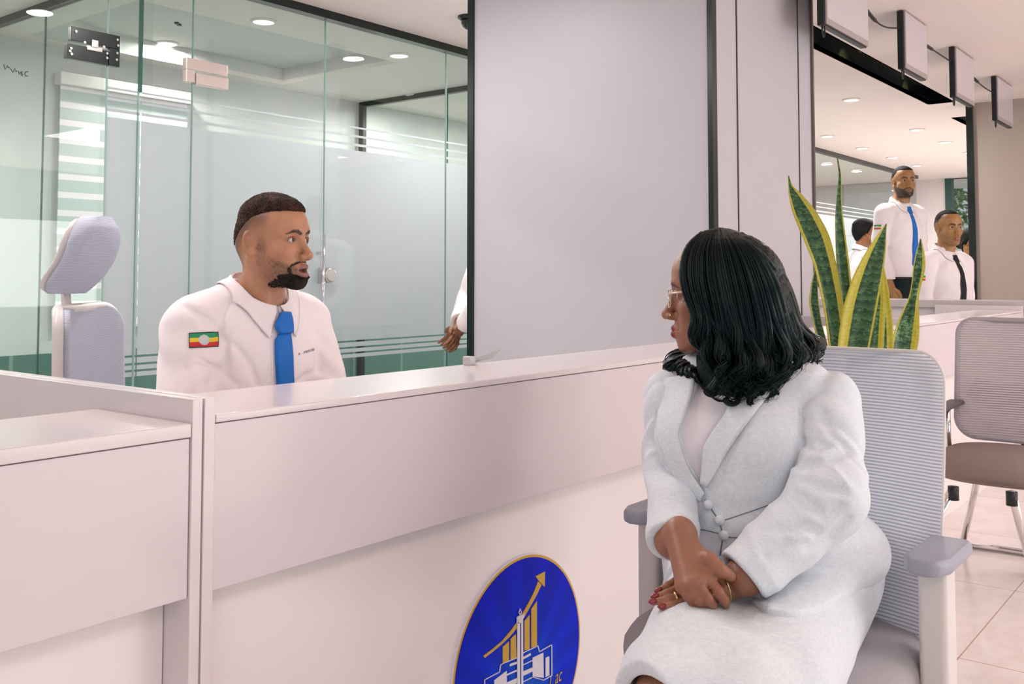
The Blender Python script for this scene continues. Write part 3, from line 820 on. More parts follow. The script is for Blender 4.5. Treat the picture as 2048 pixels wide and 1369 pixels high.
# --- clerk's chair with headrest
hc = empty('clerk_chair', (1.578, 2.402, 0), R(222), 'blue-grey mesh office chair with headrest behind the seated clerk', 'chair')
yh = lambda x, z: -(.235 + (z - .5) * .10) + .055 * (abs(x) / .23) ** 2.2 - .02 * math.sin((z - .45) / .6 * math.pi)
bk, half = back_grid(.45, .47, 1.065, yh, .07, .06, .03)
bk.build('mesh_back', M_MESHC, hc, smooth=True)
zs = .47 + (1.065 - .47) * (.5 - .5 * np.cos(np.linspace(.02, math.pi - .02, 40)))
L = [(-half(z) - .004, yh(half(z), z) - .016, z) for z in zs]; Rr = [(half(z) + .004, yh(half(z), z) - .016, z) for z in zs[::-1]]
MB().tube(L + Rr + [L[0]], .014, 10).build('back_frame', M_WPLAST, hc, smooth=True)
# headrest: pad bulging backward at its middle, tipped forward, on a hooked arm
def hy(x, z):
    t = (z - 1.105) / .213
    return float(np.interp(t, [0, .12, .25, .4, .55, .7, .85, 1], [-.300, -.270, -.246, -.226, -.213, -.207, -.211, -.232])) - .055 * (abs(x) / .13) ** 2
bk2, half2 = back_grid(.265, 1.105, 1.318, hy, .085, .055, .042, 24, 24)
bk2.build('headrest_pad', M_MESHC, hc, smooth=True)
sh, _h = back_grid(.255, 1.112, 1.312, lambda x, z: hy(x, z) - .03, .08, .05, .016, 24, 24)
sh.build('headrest_shell', M_WPLAST, hc, smooth=True)
MB().tube([(0, -.300, 1.00), (0, -.322, 1.08), (0, -.328, 1.17), (0, -.322, 1.215), (0, -.300, 1.236), (0, -.262, 1.232)], [.013, .013, .013, .014, .017, .017], 12, flat=1.0).build('headrest_arm', M_WPLAST, hc, smooth=True)
MB().lathe([(.012, -.024), (.014, 0), (.012, .024)], (0, -.300, 1.236), 16, 'x').build('headrest_bolt', M_STEEL, hc, smooth=True)
cushion(.50, .48, .43, .51, .012, y0=.02).build('seat', M_MESHC, hc, smooth=True)
MB().tube([(0, -.05, .41), (0, -.26, .43), (0, -.31, .6), (0, -.31, .9), (0, -.315, 1.04)], .025, 10).build('back_support', M_WPLAST, hc, smooth=True)
star_base(hc, M_WPLAST)

# ================================================================== SNAKE PLANT
q = NT('snake_plant_leaf'); at_ = q.new('ShaderNodeVertexColor', layer_name='Col'); sp = q.new('ShaderNodeSeparateColor'); q.link(at_.outputs['Color'], sp.inputs[0])
v = q.coord('Object')
mp = q.new('ShaderNodeMapping'); mp.inputs['Scale'].default_value = (1, 1, 1.8); q.link(v, mp.inputs[0])
n = q.noise(85, mp.outputs[0], 6, .7); n2 = q.noise(28, v, 3)
mott = q.ramp(q.math('ADD', n, q.math('MULTIPLY', q.math('SUBTRACT', n2, .5), .5)), [(.40, srgb(20, 58, 34)), (.50, srgb(38, 88, 48)), (.60, srgb(104, 148, 96)), (.72, srgb(160, 188, 140))])
dark = q.ramp(n, [(.35, srgb(18, 54, 32)), (.55, srgb(36, 82, 44)), (.75, srgb(84, 128, 70))])
bands = q.math('SINE', q.math('ADD', q.math('MULTIPLY', sp.outputs[1], 150.0), q.math('MULTIPLY', n, 16.0)))
core = q.mix(sp.outputs[2], dark, mott)
core = q.mix(q.math('MULTIPLY', q.math('MAXIMUM', bands, 0.0), .55), core, q.mix(.5, mott, srgb(128, 164, 104)))
edge = q.math('ADD', sp.outputs[0], q.math('MULTIPLY', q.math('SUBTRACT', n2, .5), .10))
q.base(q.mix(q.math('GREATER_THAN', edge, .5), core, q.ramp(n, [(.3, srgb(186, 176, 40)), (.7, srgb(218, 206, 84))])))
q.b.inputs['Roughness'].default_value = .32; q.bump(n, .1, .003)
M_LEAF = q.m
M_TIP = mat('dry_tip', srgb(70, 66, 40), .6)
pot = empty('snake_plant', (2.80, .93, 0), 0, 'tall variegated snake plant in white planter behind the woman\'s chair', 'plant')
MB().lathe([(.10, 0), (.125, .01), (.15, .56), (.155, .58), (.14, .58), (.135, .54)], (0, 0, 0), 40).build('planter', mat('white_planter', srgb(226, 220, 216), .3), pot, smooth=True)
MB().lathe([(.136, .545), (.07, .552), (.002, .556)], (0, 0, 0), 30, caps=False).build('soil', mat('soil', srgb(62, 48, 38), .95, var=.3, vscale=120, bump=.6, bscale=120), pot, smooth=True)
#        depth, [(px, py, half width px, face angle)], mottle, margin left / right, dark tip
LEAVES = [
 (2.83, [(1690, 880, 20, 0), (1676, 700, 20, 0), (1664, 610, 20, .1), (1648, 530, 21, .3), (1628, 470, 25, .6), (1606, 424, 22, .6), (1588, 388, 12, .4), (1580, 372, 4, .2), (1577, 352, 1.5, 0)], .3, .14, .24),
 (2.95, [(1716, 880, 12, 0), (1692, 700, 13, 0), (1690, 590, 13, 0), (1683, 520, 13, 0), (1677, 440, 8, .2), (1677, 400, 5, .2), (1680, 350, 2.5, .2), (1674, 312, 1, 0)], .3, .05, .12),
 (2.70, [(1706, 880, 22, 0), (1697, 740, 27, .1), (1704, 680, 31, .2), (1716, 610, 32, .2), (1732, 550, 28, .2), (1750, 500, 18, .2), (1763, 468, 8, .1), (1772, 448, 1.2, 0)], .25, .38, .05),
 (2.90, [(1690, 860, 9, 0), (1648, 700, 9, 0), (1634, 650, 9, 0), (1626, 605, 10, 0), (1627, 570, 7, 0), (1632, 534, 1.2, 0)], .2, .20, .06),
 (2.80, [(1738, 880, 16, 0), (1738, 740, 22, 0), (1742, 670, 23, 0), (1748, 610, 20, 0), (1753, 560, 13, 0), (1757, 505, 1.5, 0)], .9, .12, .22),
 (2.86, [(1752, 880, 12, 0), (1772, 720, 13, 0), (1771, 650, 13, 0), (1765, 580, 11, 0), (1759, 530, 7, 0), (1756, 495, 1.2, 0)], .75, .06, .42),
 (2.88, [(1780, 880, 12, 0), (1800, 730, 24, 0), (1806, 680, 27, .0), (1815, 640, 18, .5), (1826, 600, 8, 1.3), (1832, 570, 8, 1.0), (1837, 535, 11, .5), (1839, 505, 8, .3), (1841, 478, 1.2, 0)], 1.0, .12, .22),
 (2.92, [(1712, 880, 10, 0), (1679, 700, 10, 0), (1677, 620, 11, 0), (1664, 550, 8, 0), (1650, 505, 1.5, 0)], .35, .1, .34),
]
for dep, pts, mottle, ml, mr in LEAVES:
    ks = np.linspace(0, len(pts) - 1, 46); arr = np.array([p for p in pts], float)
    from_i = np.arange(len(pts))
    def cat(c):                                 # smooth interpolation through the points
        out = np.interp(ks, from_i, arr[:, c])
        for _ in range(3): out[1:-1] = (out[:-2] + 2 * out[1:-1] + out[2:]) / 4
        return out
    X_, Y_, H_, A_ = cat(0), cat(1), cat(2), cat(3)
    vs, cs = [], []; NA = 8
    for k in range(46):
        c = at(X_[k], Y_[k], dep); wpx = H_[k] * dep / FPX
        a = A_[k] * .8 + .5
        ax = RIGHT * math.cos(A_[k] * .35) * 1.0
        dpt = np.array([-FLAT[0], -FLAT[1], 0])
        for side in (0, 1):
            for j in range(NA + 1):
                s = j / NA * 2 - 1
                cup = (s * s) * wpx * .45
                vs.append(c + ax * s * wpx + dpt * (cup * math.cos(A_[k]) + s * math.sin(A_[k]) * wpx * .8 + (-.0022 if side else .0) * (1 - s * s * .8)))
                e = max((-(s) - (1 - 2 * ml)) / .3 + .5, (s - (1 - 2 * mr)) / .3 + .5)
                cs.append((min(1, max(0, e)), k / 45, mottle))
    Wd = 2 * (NA + 1); fs = []
    for k in range(45):
        for j in range(NA):
            fs.append((k * Wd + j, k * Wd + j + 1, (k + 1) * Wd + j + 1, (k + 1) * Wd + j))
            o2 = NA + 1
            fs.append((k * Wd + o2 + j + 1, k * Wd + o2 + j, (k + 1) * Wd + o2 + j, (k + 1) * Wd + o2 + j + 1))
        fs.append((k * Wd, (k + 1) * Wd, (k + 1) * Wd + NA + 1, k * Wd + NA + 1))
        fs.append(((k + 1) * Wd + NA, k * Wd + NA, k * Wd + 2 * NA + 1, (k + 1) * Wd + 2 * NA + 1))
    mesh_obj('leaf', vs, fs, M_LEAF, pot, True, True, np.array(cs))
# ================================================================== IMPLICIT BODIES
def smin(a, b, k):
    if k <= 0: return np.minimum(a, b)
    h = np.maximum(k - np.abs(a - b), 0) / k
    return np.minimum(a, b) - h * h * k * .25
def smax(a, b, k): return -smin(-a, -b, k)
def sph(P, c, r): return np.linalg.norm(P - np.array(c), axis=1) - r
def ell(P, c, r, M=None):
    q = P - np.array(c)
    if M is not None: q = q @ np.array(M)      # columns of M are the ellipsoid's axes
    r = np.array(r, float)
    k0 = np.linalg.norm(q / r, axis=1); k1 = np.linalg.norm(q / (r * r), axis=1)
    return k0 * (k0 - 1) / np.maximum(k1, 1e-9)
def cap(P, a, b, r1, r2=None):
    a = np.array(a, float); b = np.array(b, float); r2 = r1 if r2 is None else r2
    ba = b - a; t = np.clip(((P - a) @ ba) / max(ba @ ba, 1e-12), 0, 1)
    return np.linalg.norm(P - a - t[:, None] * ba, axis=1) - (r1 + (r2 - r1) * t)
def chain(P, pts, rad, k=.004):
    d = None
    for i in range(len(pts) - 1):
        e = cap(P, pts[i], pts[i + 1], rad[i] if not np.isscalar(rad) else rad, rad[i + 1] if not np.isscalar(rad) else rad)
        d = e if d is None else smin(d, e, k)
    return d
def near(P, c, rad, fn):                       # evaluate fn only close to c
    r = np.linalg.norm(P - np.array(c), axis=1); m = r < rad
    d = np.maximum(r - rad + .06, .06)
    if m.any(): d[m] = fn(P[m])
    return d
def poly2(X, Z, poly):                         # signed distance to a polygon in the plane
    d = np.full(len(X), 1e9); s = np.ones(len(X)); n = len(poly)
    for i in range(n):
        (ax, az), (bx, bz) = poly[i], poly[i - 1]
        ex, ez = bx - ax, bz - az; wx, wz = X - ax, Z - az
        t = np.clip((wx * ex + wz * ez) / (ex * ex + ez * ez + 1e-12), 0, 1)
        d = np.minimum(d, (wx - ex * t) ** 2 + (wz - ez * t) ** 2)
        c1, c2, c3 = Z >= az, Z < bz, ex * wz > ez * wx
        s = np.where((c1 & c2 & c3) | (~c1 & ~c2 & ~c3), -s, s)
    return s * np.sqrt(d)
def rbox(P, c, h, r):
    q = np.abs(P - np.array(c)) - (np.array(h) - r)
    return np.linalg.norm(np.maximum(q, 0), axis=1) + np.minimum(q.max(axis=1), 0) - r
def wob(P, f, ph=0.0):
    return (np.sin(P[:, 0] * f + 1.3 * np.sin(P[:, 1] * f * .71 + ph)) * np.sin(P[:, 1] * f * .93 + 1.1 * np.sin(P[:, 2] * f * .8 + ph * 2)) * np.sin(P[:, 2] * f * 1.07 + ph + 1.2 * np.sin(P[:, 0] * f * .9)))

def polygonise(fn, lo, hi, h, margin=2.2):
    """surface nets over a narrow band; fn maps (N,3) world points to signed distance"""
    lo = np.array(lo, float); hi = np.array(hi, float); B = 6
    nb = np.ceil((hi - lo) / (h * B)).astype(int) + 1; n = nb * B
    ax = [lo[i] + (np.arange(nb[i]) * B + (B - 1) / 2) * h for i in range(3)]
    G = np.stack(np.meshgrid(*ax, indexing='ij'), -1).reshape(-1, 3)
    dc = np.concatenate([fn(G[i:i + 400000]) for i in range(0, len(G), 400000)])
    act = np.abs(dc) < h * B * .87 * margin + .002
    D = np.repeat(np.repeat(np.repeat(np.where(dc < 0, -1., 1.).astype(np.float32).reshape(nb), B, 0), B, 1), B, 2)
    bi = np.argwhere(act.reshape(nb))
    loc = np.stack(np.meshgrid(*[np.arange(B)] * 3, indexing='ij'), -1).reshape(-1, 3)
    for i in range(0, len(bi), 2500):
        idx = (bi[i:i + 2500, None, :] * B + loc[None]).reshape(-1, 3)
        D[idx[:, 0], idx[:, 1], idx[:, 2]] = fn(lo + idx * h)
    Sg = D < 0
    c = np.zeros(np.array(Sg.shape) - 1, np.uint8)
    for dx in (0, 1):
        for dy in (0, 1):
            for dz in (0, 1):
                c += Sg[dx:Sg.shape[0] - 1 + dx, dy:Sg.shape[1] - 1 + dy, dz:Sg.shape[2] - 1 + dz]
    cells = np.argwhere((c > 0) & (c < 8))
    vid = np.full(c.shape, -1, np.int32); vid[cells[:, 0], cells[:, 1], cells[:, 2]] = np.arange(len(cells))
    acc = np.zeros((len(cells), 3)); cnt = np.zeros(len(cells))
    off = [(a, b, d) for a in (0, 1) for b in (0, 1) for d in (0, 1)]
    for o in off:
        for axn in range(3):
            if o[axn]: continue
            p = list(o); p[axn] = 1
            v0 = D[cells[:, 0] + o[0], cells[:, 1] + o[1], cells[:, 2] + o[2]]
            v1 = D[cells[:, 0] + p[0], cells[:, 1] + p[1], cells[:, 2] + p[2]]
            x = (v0 < 0) != (v1 < 0)
            t = np.where(x, v0 / np.where(x, v0 - v1, 1), 0)
            q = np.tile(np.array(o, float), (len(cells), 1)); q[:, axn] = t
            acc[x] += q[x]; cnt[x] += 1
    V = lo + (cells + acc / np.maximum(cnt, 1)[:, None]) * h
    F = []
    for axn in range(3):
        a, b = (axn + 1) % 3, (axn + 2) % 3
        sl0 = [slice(1, -1)] * 3; sl1 = [slice(1, -1)] * 3
        sl0[axn] = slice(0, -1); sl1[axn] = slice(1, None)
        s0, s1 = Sg[tuple(sl0)], Sg[tuple(sl1)]
        e = np.argwhere(s0 != s1)
        st = s0[e[:, 0], e[:, 1], e[:, 2]]
        e = e + 1; e[:, axn] -= 1
        ok = np.ones(len(e), bool); q = []
        for da, db in ((1, 1), (0, 1), (0, 0), (1, 0)):
            k = e.copy(); k[:, a] -= da; k[:, b] -= db
            inb = (k < np.array(vid.shape)).all(1) & (k >= 0).all(1)
            k = np.clip(k, 0, np.array(vid.shape) - 1)
            r = np.where(inb, vid[k[:, 0], k[:, 1], k[:, 2]], -1); ok &= r >= 0; q.append(r)
        Q = np.stack(q, 1); Q = np.where(st[:, None], Q, Q[:, ::-1])[ok]
        F.append(Q)
    F = np.concatenate(F).astype(np.int32)
    return V, F
def relax(V, F, it=1, lam=.5):
    for _ in range(it):
        S_ = np.zeros_like(V); N_ = np.zeros(len(V))
        for a, b in ((0, 1), (1, 2), (2, 3), (3, 0)):
            for x, y in ((a, b), (b, a)):
                for k in range(3): S_[:, k] += np.bincount(F[:, x], V[F[:, y], k], len(V))
                N_ += np.bincount(F[:, x], minlength=len(V))
        V = V + lam * (S_ / np.maximum(N_, 1)[:, None] - V)
    return V
def solid(name, fn, lo, hi, h, m, parent=None, color=None, it=1):
    V, F = polygonise(fn, lo, hi, h)
    V = relax(V, F, it, .5)
    return mesh_obj(name, V, F, m, parent, True, parent is not None, color(V) if color else None)
def grad(fn, P, e=.0015):
    g = np.stack([fn(P + np.eye(3)[i] * e) - fn(P - np.eye(3)[i] * e) for i in range(3)], 1)
    return g / (np.linalg.norm(g, axis=1)[:, None] + 1e-9)
def trace(fn, O, Dr, t0, t1, step=.7):
    """first hit of rays O + t*Dr with the surface of fn"""
    O = np.atleast_2d(O).astype(float); Dr = np.atleast_2d(Dr).astype(float)
    if len(O) == 1 and len(Dr) > 1: O = np.repeat(O, len(Dr), 0)
    L = np.linalg.norm(Dr, axis=1)
    t = np.full(len(Dr), float(t0))
    for _ in range(160):
        d = fn(O + Dr * t[:, None]); t = np.minimum(t + np.where(np.abs(d) > 1e-5, d * step / L, 0), t1)
    return O + Dr * t[:, None]
CAMP = np.array([0, 0, CAM_H])
def onto(fn, pts, t0, t1):                     # points of the picture carried onto a surface
    return trace(fn, CAMP, np.array([ray(x, y) for x, y in pts]), t0, t1)
def patch_on(fn, rows, t0, t1, off, th, name, m, parent, nu=14, nv=6, colors=None, smooth=True):
    """thin cloth piece lying on fn: rows = list of (left, right) picture points from top to bottom"""
    rows = np.array(rows, float); ks = np.linspace(0, len(rows) - 1, nu + 1); out = []
    for k in ks:
        i = min(int(k), len(rows) - 2); f = k - i
        l, r = rows[i] * (1 - f) + rows[i + 1] * f
        for j in range(nv + 1): out.append(l + (r - l) * j / nv)
    P = onto(fn, out, t0, t1); N = grad(fn, P, .004)
    for _ in range(2):                           # calm the offsets
        n2 = N.reshape(nu + 1, nv + 1, 3).copy(); n2[1:-1] = (n2[:-2] + n2[1:-1] * 2 + n2[2:]) / 4; N = n2.reshape(-1, 3)
    A, Bk = P + N * (off + th), P + N * (off - .002)
    w = nv + 1; n = len(P); fs = []
    for i in range(nu):
        for j in range(nv):
            q = (i * w + j, (i + 1) * w + j, (i + 1) * w + j + 1, i * w + j + 1)
            fs.append(q); fs.append(tuple(n + x for x in q[::-1]))
    rim = [j for j in range(w)] + [i * w + nv for i in range(1, nu + 1)] + [nu * w + j for j in range(nv - 1, -1, -1)] + [i * w for i in range(nu - 1, 0, -1)]
    for a, b in zip(rim, rim[1:] + rim[:1]): fs.append((a, b, n + b, n + a)[::1])
    return mesh_obj(name, np.vstack([A, Bk]), fs, m, parent, smooth, parent is not None, colors)

class Frame:
    """local axes: x to the figure's right, y the way it faces, z up"""
    def __init__(s, o, yaw, pitch=0, roll=0, sc=1.0):    # yaw: direction faced, degrees in the ground plane
        a = R(yaw); f = np.array([math.cos(a), math.sin(a), 0]); r = np.array([f[1], -f[0], 0]); u = np.array([0, 0, 1.])
        p = R(pitch); f, u = f * math.cos(p) + u * math.sin(p), u * math.cos(p) - f * math.sin(p)
        q = R(roll); r, u = r * math.cos(q) - u * math.sin(q), u * math.cos(q) + r * math.sin(q)
        s.o = np.array(o, float); s.M = np.stack([r, f, u], 1); s.sc = sc
    def w(s, *p): return s.o + s.M @ (np.array(p if len(p) == 3 else p[0], float) * s.sc)
    def l(s, P): return (P - s.o) @ s.M / s.sc

# ------------------------------------------------------------------ a head (eye level at z = 0, face to +y)
def make_head(g):
    """g: dict of proportions. Returns (sdf, lip distance) in head space."""
    G = lambda k, d: g.get(k, d)
    jw, nz, lip = G('jaw', 1.0), G('nose', 1.0), G('lip', 1.0)
    mo = G('open', 0.0)                          # mouth opening
    ex = G('eye_x', .0315); lidh = G('lid', .0050)
    up_ = [(-.0265, .0765, -.0725), (-.010, .0915, -.0675), (0, .0930, -.0688), (.010, .0915, -.0675), (.0265, .0765, -.0725)]
    lo_ = [(-.0245, .0765, -.0745 - mo * .3), (-.010, .0905, -.0800 - mo), (0, .0922, -.0808 - mo), (.010, .0905, -.0800 - mo), (.0245, .0765, -.0745 - mo * .3)]
    ru = [.0030, .0056 * lip, .0052 * lip, .0056 * lip, .0030]; rl = [.0030, .0066 * lip, .0070 * lip, .0066 * lip, .0030]
    def lips(P):
        Q = P.copy(); Q[:, 0] = P[:, 0]
        return np.minimum(chain(Q, up_, ru), chain(Q, lo_, rl))
    def f(P):
        A = np.abs(P[:, 0]); Q = P.copy(); Q[:, 0] = A   # mirrored half
        d = ell(P, (0, -.012 + G('back', 0) / 2, .040), (.0725, .098 - G('back', 0) / 2, .082))
        d = smin(d, ell(P, (0, -.045, .0), (.060, .056, .062)), .03)
        d = smin(d, ell(P, (0, .040, .042), (.058, .050, .050)), .03)
        d = smin(d, ell(P, (0, .028, -.038), (.0565 * jw, .060, .074)), .03)
        d = smin(d, cap(Q, (.050 * jw, .000, -.048), (.024 * jw, .058, -.098), .017, .015), .025)
        d = smin(d, ell(P, (0, .072 + G('chin', 0), -.104), (.022 * jw, .017, .017)), .02)
        d = smin(d, ell(P, (0, .068, -.072), (.031, .024, .028)), .016)
        d = smin(d, ell(Q, (.041, .054, -.028), (.022, .022, .021)), .022)
        d = smin(d, chain(Q, [(.010, .0825, .0195), (.028, .0815, .0235), (.047, .062, .018)], [.0085, .0095, .008]), .016)
        # sockets, lids
        d = smax(d, -ell(Q, (ex, .095, .001), (.021, .0155, .0125)), .014)
        d = smin(d, sph(Q, (ex, .0695, .0015), .0158), .004)
        d = smin(d, chain(Q, [(ex - .015, .0790, .0000), (ex, .0862, .0078), (ex + .015, .0765, .0015)], [.0022, .0026, .0022]), .004)
        # nose
        d = smin(d, cap(P, (0, .0800, .010), (0, .1065 + .004 * (nz - 1), -.036), .0082 * nz, .0100 * nz), .012)
        d = smin(d, ell(P, (0, .1085 + .004 * (nz - 1), -.0405), (.0115 * nz, .0105 * nz, .0095)), .007)
        d = smin(d, ell(Q, (.0125 * nz, .0965, -.0435), (.0085 * nz, .0115, .0085)), .005)
        d = smax(d, -ell(Q, (.0062 * nz, .1010, -.0520), (.0042 * nz, .0062, .0052)), .003)
        # mouth
        if mo > 0: d = smax(d, -ell(P, (0, .0925, -.0742 - mo * .4), (.0195, .016, .0018 + mo * .62)), .002)
        d = smin(d, chain(P, up_, ru), .004); d = smin(d, chain(P, lo_, rl), .005)
        if mo <= 0: d = smax(d, -chain(P, [(-.026, .0785, -.0738), (-.010, .0975, -.0735), (0, .099, -.0742), (.010, .0975, -.0735), (.026, .0785, -.0738)], .0011), .0015)
        else: d = smax(d, -ell(P, (0, .0985, -.0742 - mo * .4), (.018, .012, .0010 + mo * .55)), .0015)
        d = smax(d, -cap(P, (0, .097, -.052), (0, .0985, -.060), .0022), .004)
        d = smax(d, -cap(Q, (.021, .0925, -.046), (.030, .0800, -.066), .0022), .010)    # smile fold
        # eye opening
        d = smax(d, -ell(Q, (ex + .0008, .088, .0008), (.0140, .016, lidh)), .0012)
        # ears
        if not G('no_ears', False):
            e = ell(Q, (.0665, -.018, -.006), (.0060, .0175, .027))
            ring = []
            for a in range(-135, 150, 15):
                c_ = math.cos(R(a)); ring.append((.0685 + .0055 * c_, -.0165 - .0185 * c_ - .004 * math.sin(R(a)), -.004 + .0295 * math.sin(R(a))))
            e = smin(e, chain(Q, ring, .0036), .005)
            e = smin(e, chain(Q, [(.072, -.024, .012), (.0725, -.023, -.008), (.070, -.014, -.024)], .0028), .003)
            e = smin(e, ell(Q, (.0685, -.010, -.034), (.0048, .009, .008)), .006)
            e = smax(e, -ell(Q, (.0770, -.0125, -.006), (.0095, .0095, .0145)), .003)
            e = smin(e, ell(Q, (.0685, -.0005, -.009), (.004, .0045, .007)), .003)
            d = smin(d, e, .006)
        # neck
        nk = G('neck', (0, -.050, -.19)); nr = G('neck_r', .055)
        d = smin(d, cap(P, (0, -.022, -.05), nk, nr * .97, nr), .022)
        d = smin(d, cap(Q, (.050, -.026, -.045), (.014, nk[1] + .055, nk[2]), .013, .010), .02)
        return d
    return f, lips

def eyes(parent, F, yaw, pitch=0, ex=.0315, iris=(.05, .025, .015), r=.0142):
    """eyeballs looking along yaw/pitch (head space degrees, + = to the figure's right)"""
    m = bpy.data.materials.get('eye') or None
    if m is None:
        q = NT('eye'); a = q.new('ShaderNodeVertexColor', layer_name='Col'); q.base(a.outputs['Color']); q.b.inputs['Roughness'].default_value = .08; m = q.m
    for s in (-1, 1):
        c = np.array([s * ex, .0695, .0015])
        g = np.array([math.sin(R(yaw)) * math.cos(R(pitch)), math.cos(R(yaw)) * math.cos(R(pitch)), math.sin(R(pitch))])
        u = np.cross(g, (0, 0, 1)); u /= np.linalg.norm(u); v = np.cross(u, g)
        vs, cs, n = [], [], 28
        rings = [0, .12, .24, .26, .40, .52, .54, .7, .9, 1.3, 1.8, 2.3, 2.8, 3.1]
        for k, th in enumerate(rings):
            for j in range(n):
                p = 2 * math.pi * j / n
                vs.append(F.w(c + r * (math.cos(th) * g + math.sin(th) * (math.cos(p) * u + math.sin(p) * v))))
                cs.append((.005, .004, .004) if th < .25 else iris if th < .53 else (.56, .52, .49))
        fs = [(k * n + j, k * n + (j + 1) % n, (k + 1) * n + (j + 1) % n, (k + 1) * n + j) for k in range(len(rings) - 1) for j in range(n)] + [tuple(range(n))[::-1]]
        mesh_obj('eye', vs, fs, m, parent, True, True, np.array(cs))

def skin_mat(name, rough=.42):
    q = NT(name); a = q.new('ShaderNodeVertexColor', layer_name='Col')
    n = q.noise(90, q.coord(), 5, .6)
    q.base(q.mix(.5, a.outputs['Color'], q.ramp(n, [(.3, (.78, .78, .78, 1)), (.7, (1, 1, 1, 1))]), 'MULTIPLY'))
    b = q.b; b.inputs['Roughness'].default_value = rough; b.inputs['Specular IOR Level'].default_value = .45
    b.inputs['Subsurface Weight'].default_value = .12; b.inputs['Subsurface Radius'].default_value = (.010, .004, .002); b.inputs['Subsurface Scale'].default_value = 1
    q.bump(q.noise(420, q.coord(), 3), .08, .001)
    return q.m
M_SKIN = skin_mat('skin')
def cloth_mat(name, c, rough=.85, weave=0.0, var=.05, fold=.0, fscale=9, stretch=(1, 1, .35)):
    q = NT(name); v = q.coord('Object')
    n = q.noise(260, v, 3, .7); base = q.ramp(n, [(.3, tuple(x * (1 - var) for x in c[:3]) + (1,)), (.7, tuple(min(1, x * (1 + var)) for x in c[:3]) + (1,))])
    h = n
    if weave:
        for ax, sc in ((0, (900, 60, 60)), (2, (60, 60, 900))):
            mp = q.new('ShaderNodeMapping'); mp.inputs['Scale'].default_value = sc; q.link(v, mp.inputs[0])
            w = q.noise(1.0, mp.outputs[0], 2, .6)
            base = q.mix(weave, base, q.ramp(w, [(.35, (.62, .66, .70, 1)), (.62, (1, 1, 1, 1))]), 'MULTIPLY')
            h = q.math('ADD', h, w)
    q.base(base); q.b.inputs['Roughness'].default_value = rough; q.b.inputs['Specular IOR Level'].default_value = .25
    q.b.inputs['Sheen Weight'].default_value = .08
    b1 = q.new('ShaderNodeBump'); b1.inputs['Strength'].default_value = .25; b1.inputs['Distance'].default_value = .0012; q.link(h, b1.inputs['Height'])
    if fold:
        mp = q.new('ShaderNodeMapping'); mp.inputs['Scale'].default_value = stretch; mp.inputs['Rotation'].default_value = (.3, .5, .2); q.link(v, mp.inputs[0])
        f = q.noise(fscale, mp.outputs[0], 3, .5)
        b2 = q.new('ShaderNodeBump'); b2.inputs['Strength'].default_value = fold; b2.inputs['Distance'].default_value = .03; q.link(f, b2.inputs['Height']); q.link(b2.outputs[0], b1.inputs['Normal'])
    q.link(b1.outputs[0], q.b.inputs['Normal'])
    return q.m
def sstep(a, b, x): t = np.clip((x - a) / (b - a), 0, 1); return t * t * (3 - 2 * t)
def lerp(a, b, t): return a + (b - a) * t[:, None]
# ================================================================== SHARED CLOTHING TOOLS
def drape_out(fn, P, off):
    for _ in range(3):
        d = fn(P); bad = d < off
        if not bad.any(): break
        P = P.copy(); P[bad] += grad(fn, P[bad], .004) * (off - d[bad])[:, None]
    return P
def skin_sheet(name, grid, th, m, parent, colors=None, fn=None, off=.003):
    """a (nu, nv, 3) grid of points given real thickness"""
    nu, nv = grid.shape[:2]; P = grid.reshape(-1, 3)
    if fn is not None: P = drape_out(fn, P, off)
    G = P.reshape(nu, nv, 3)
    du = np.gradient(G, axis=0); dv = np.gradient(G, axis=1); N = np.cross(du, dv); N /= np.linalg.norm(N, axis=2)[..., None] + 1e-9
    if fn is not None and (N.reshape(-1, 3) * grad(fn, P, .004)).sum(1).mean() < 0: N = -N
    A = P + N.reshape(-1, 3) * th; n = len(P); fs = []
    for i in range(nu - 1):
        for j in range(nv - 1):
            q = (i * nv + j, (i + 1) * nv + j, (i + 1) * nv + j + 1, i * nv + j + 1)
            fs.append(q[::-1]); fs.append(tuple(n + x for x in q))
    rim = [j for j in range(nv)] + [i * nv + nv - 1 for i in range(1, nu)] + [(nu - 1) * nv + j for j in range(nv - 2, -1, -1)] + [i * nv for i in range(nu - 2, 0, -1)]
    for a, b in zip(rim, rim[1:] + rim[:1]): fs.append((a, b, n + b, n + a))
    return mesh_obj(name, np.vstack([P, A]), fs, m, parent, True, parent is not None, None if colors is None else np.vstack([colors, colors]))
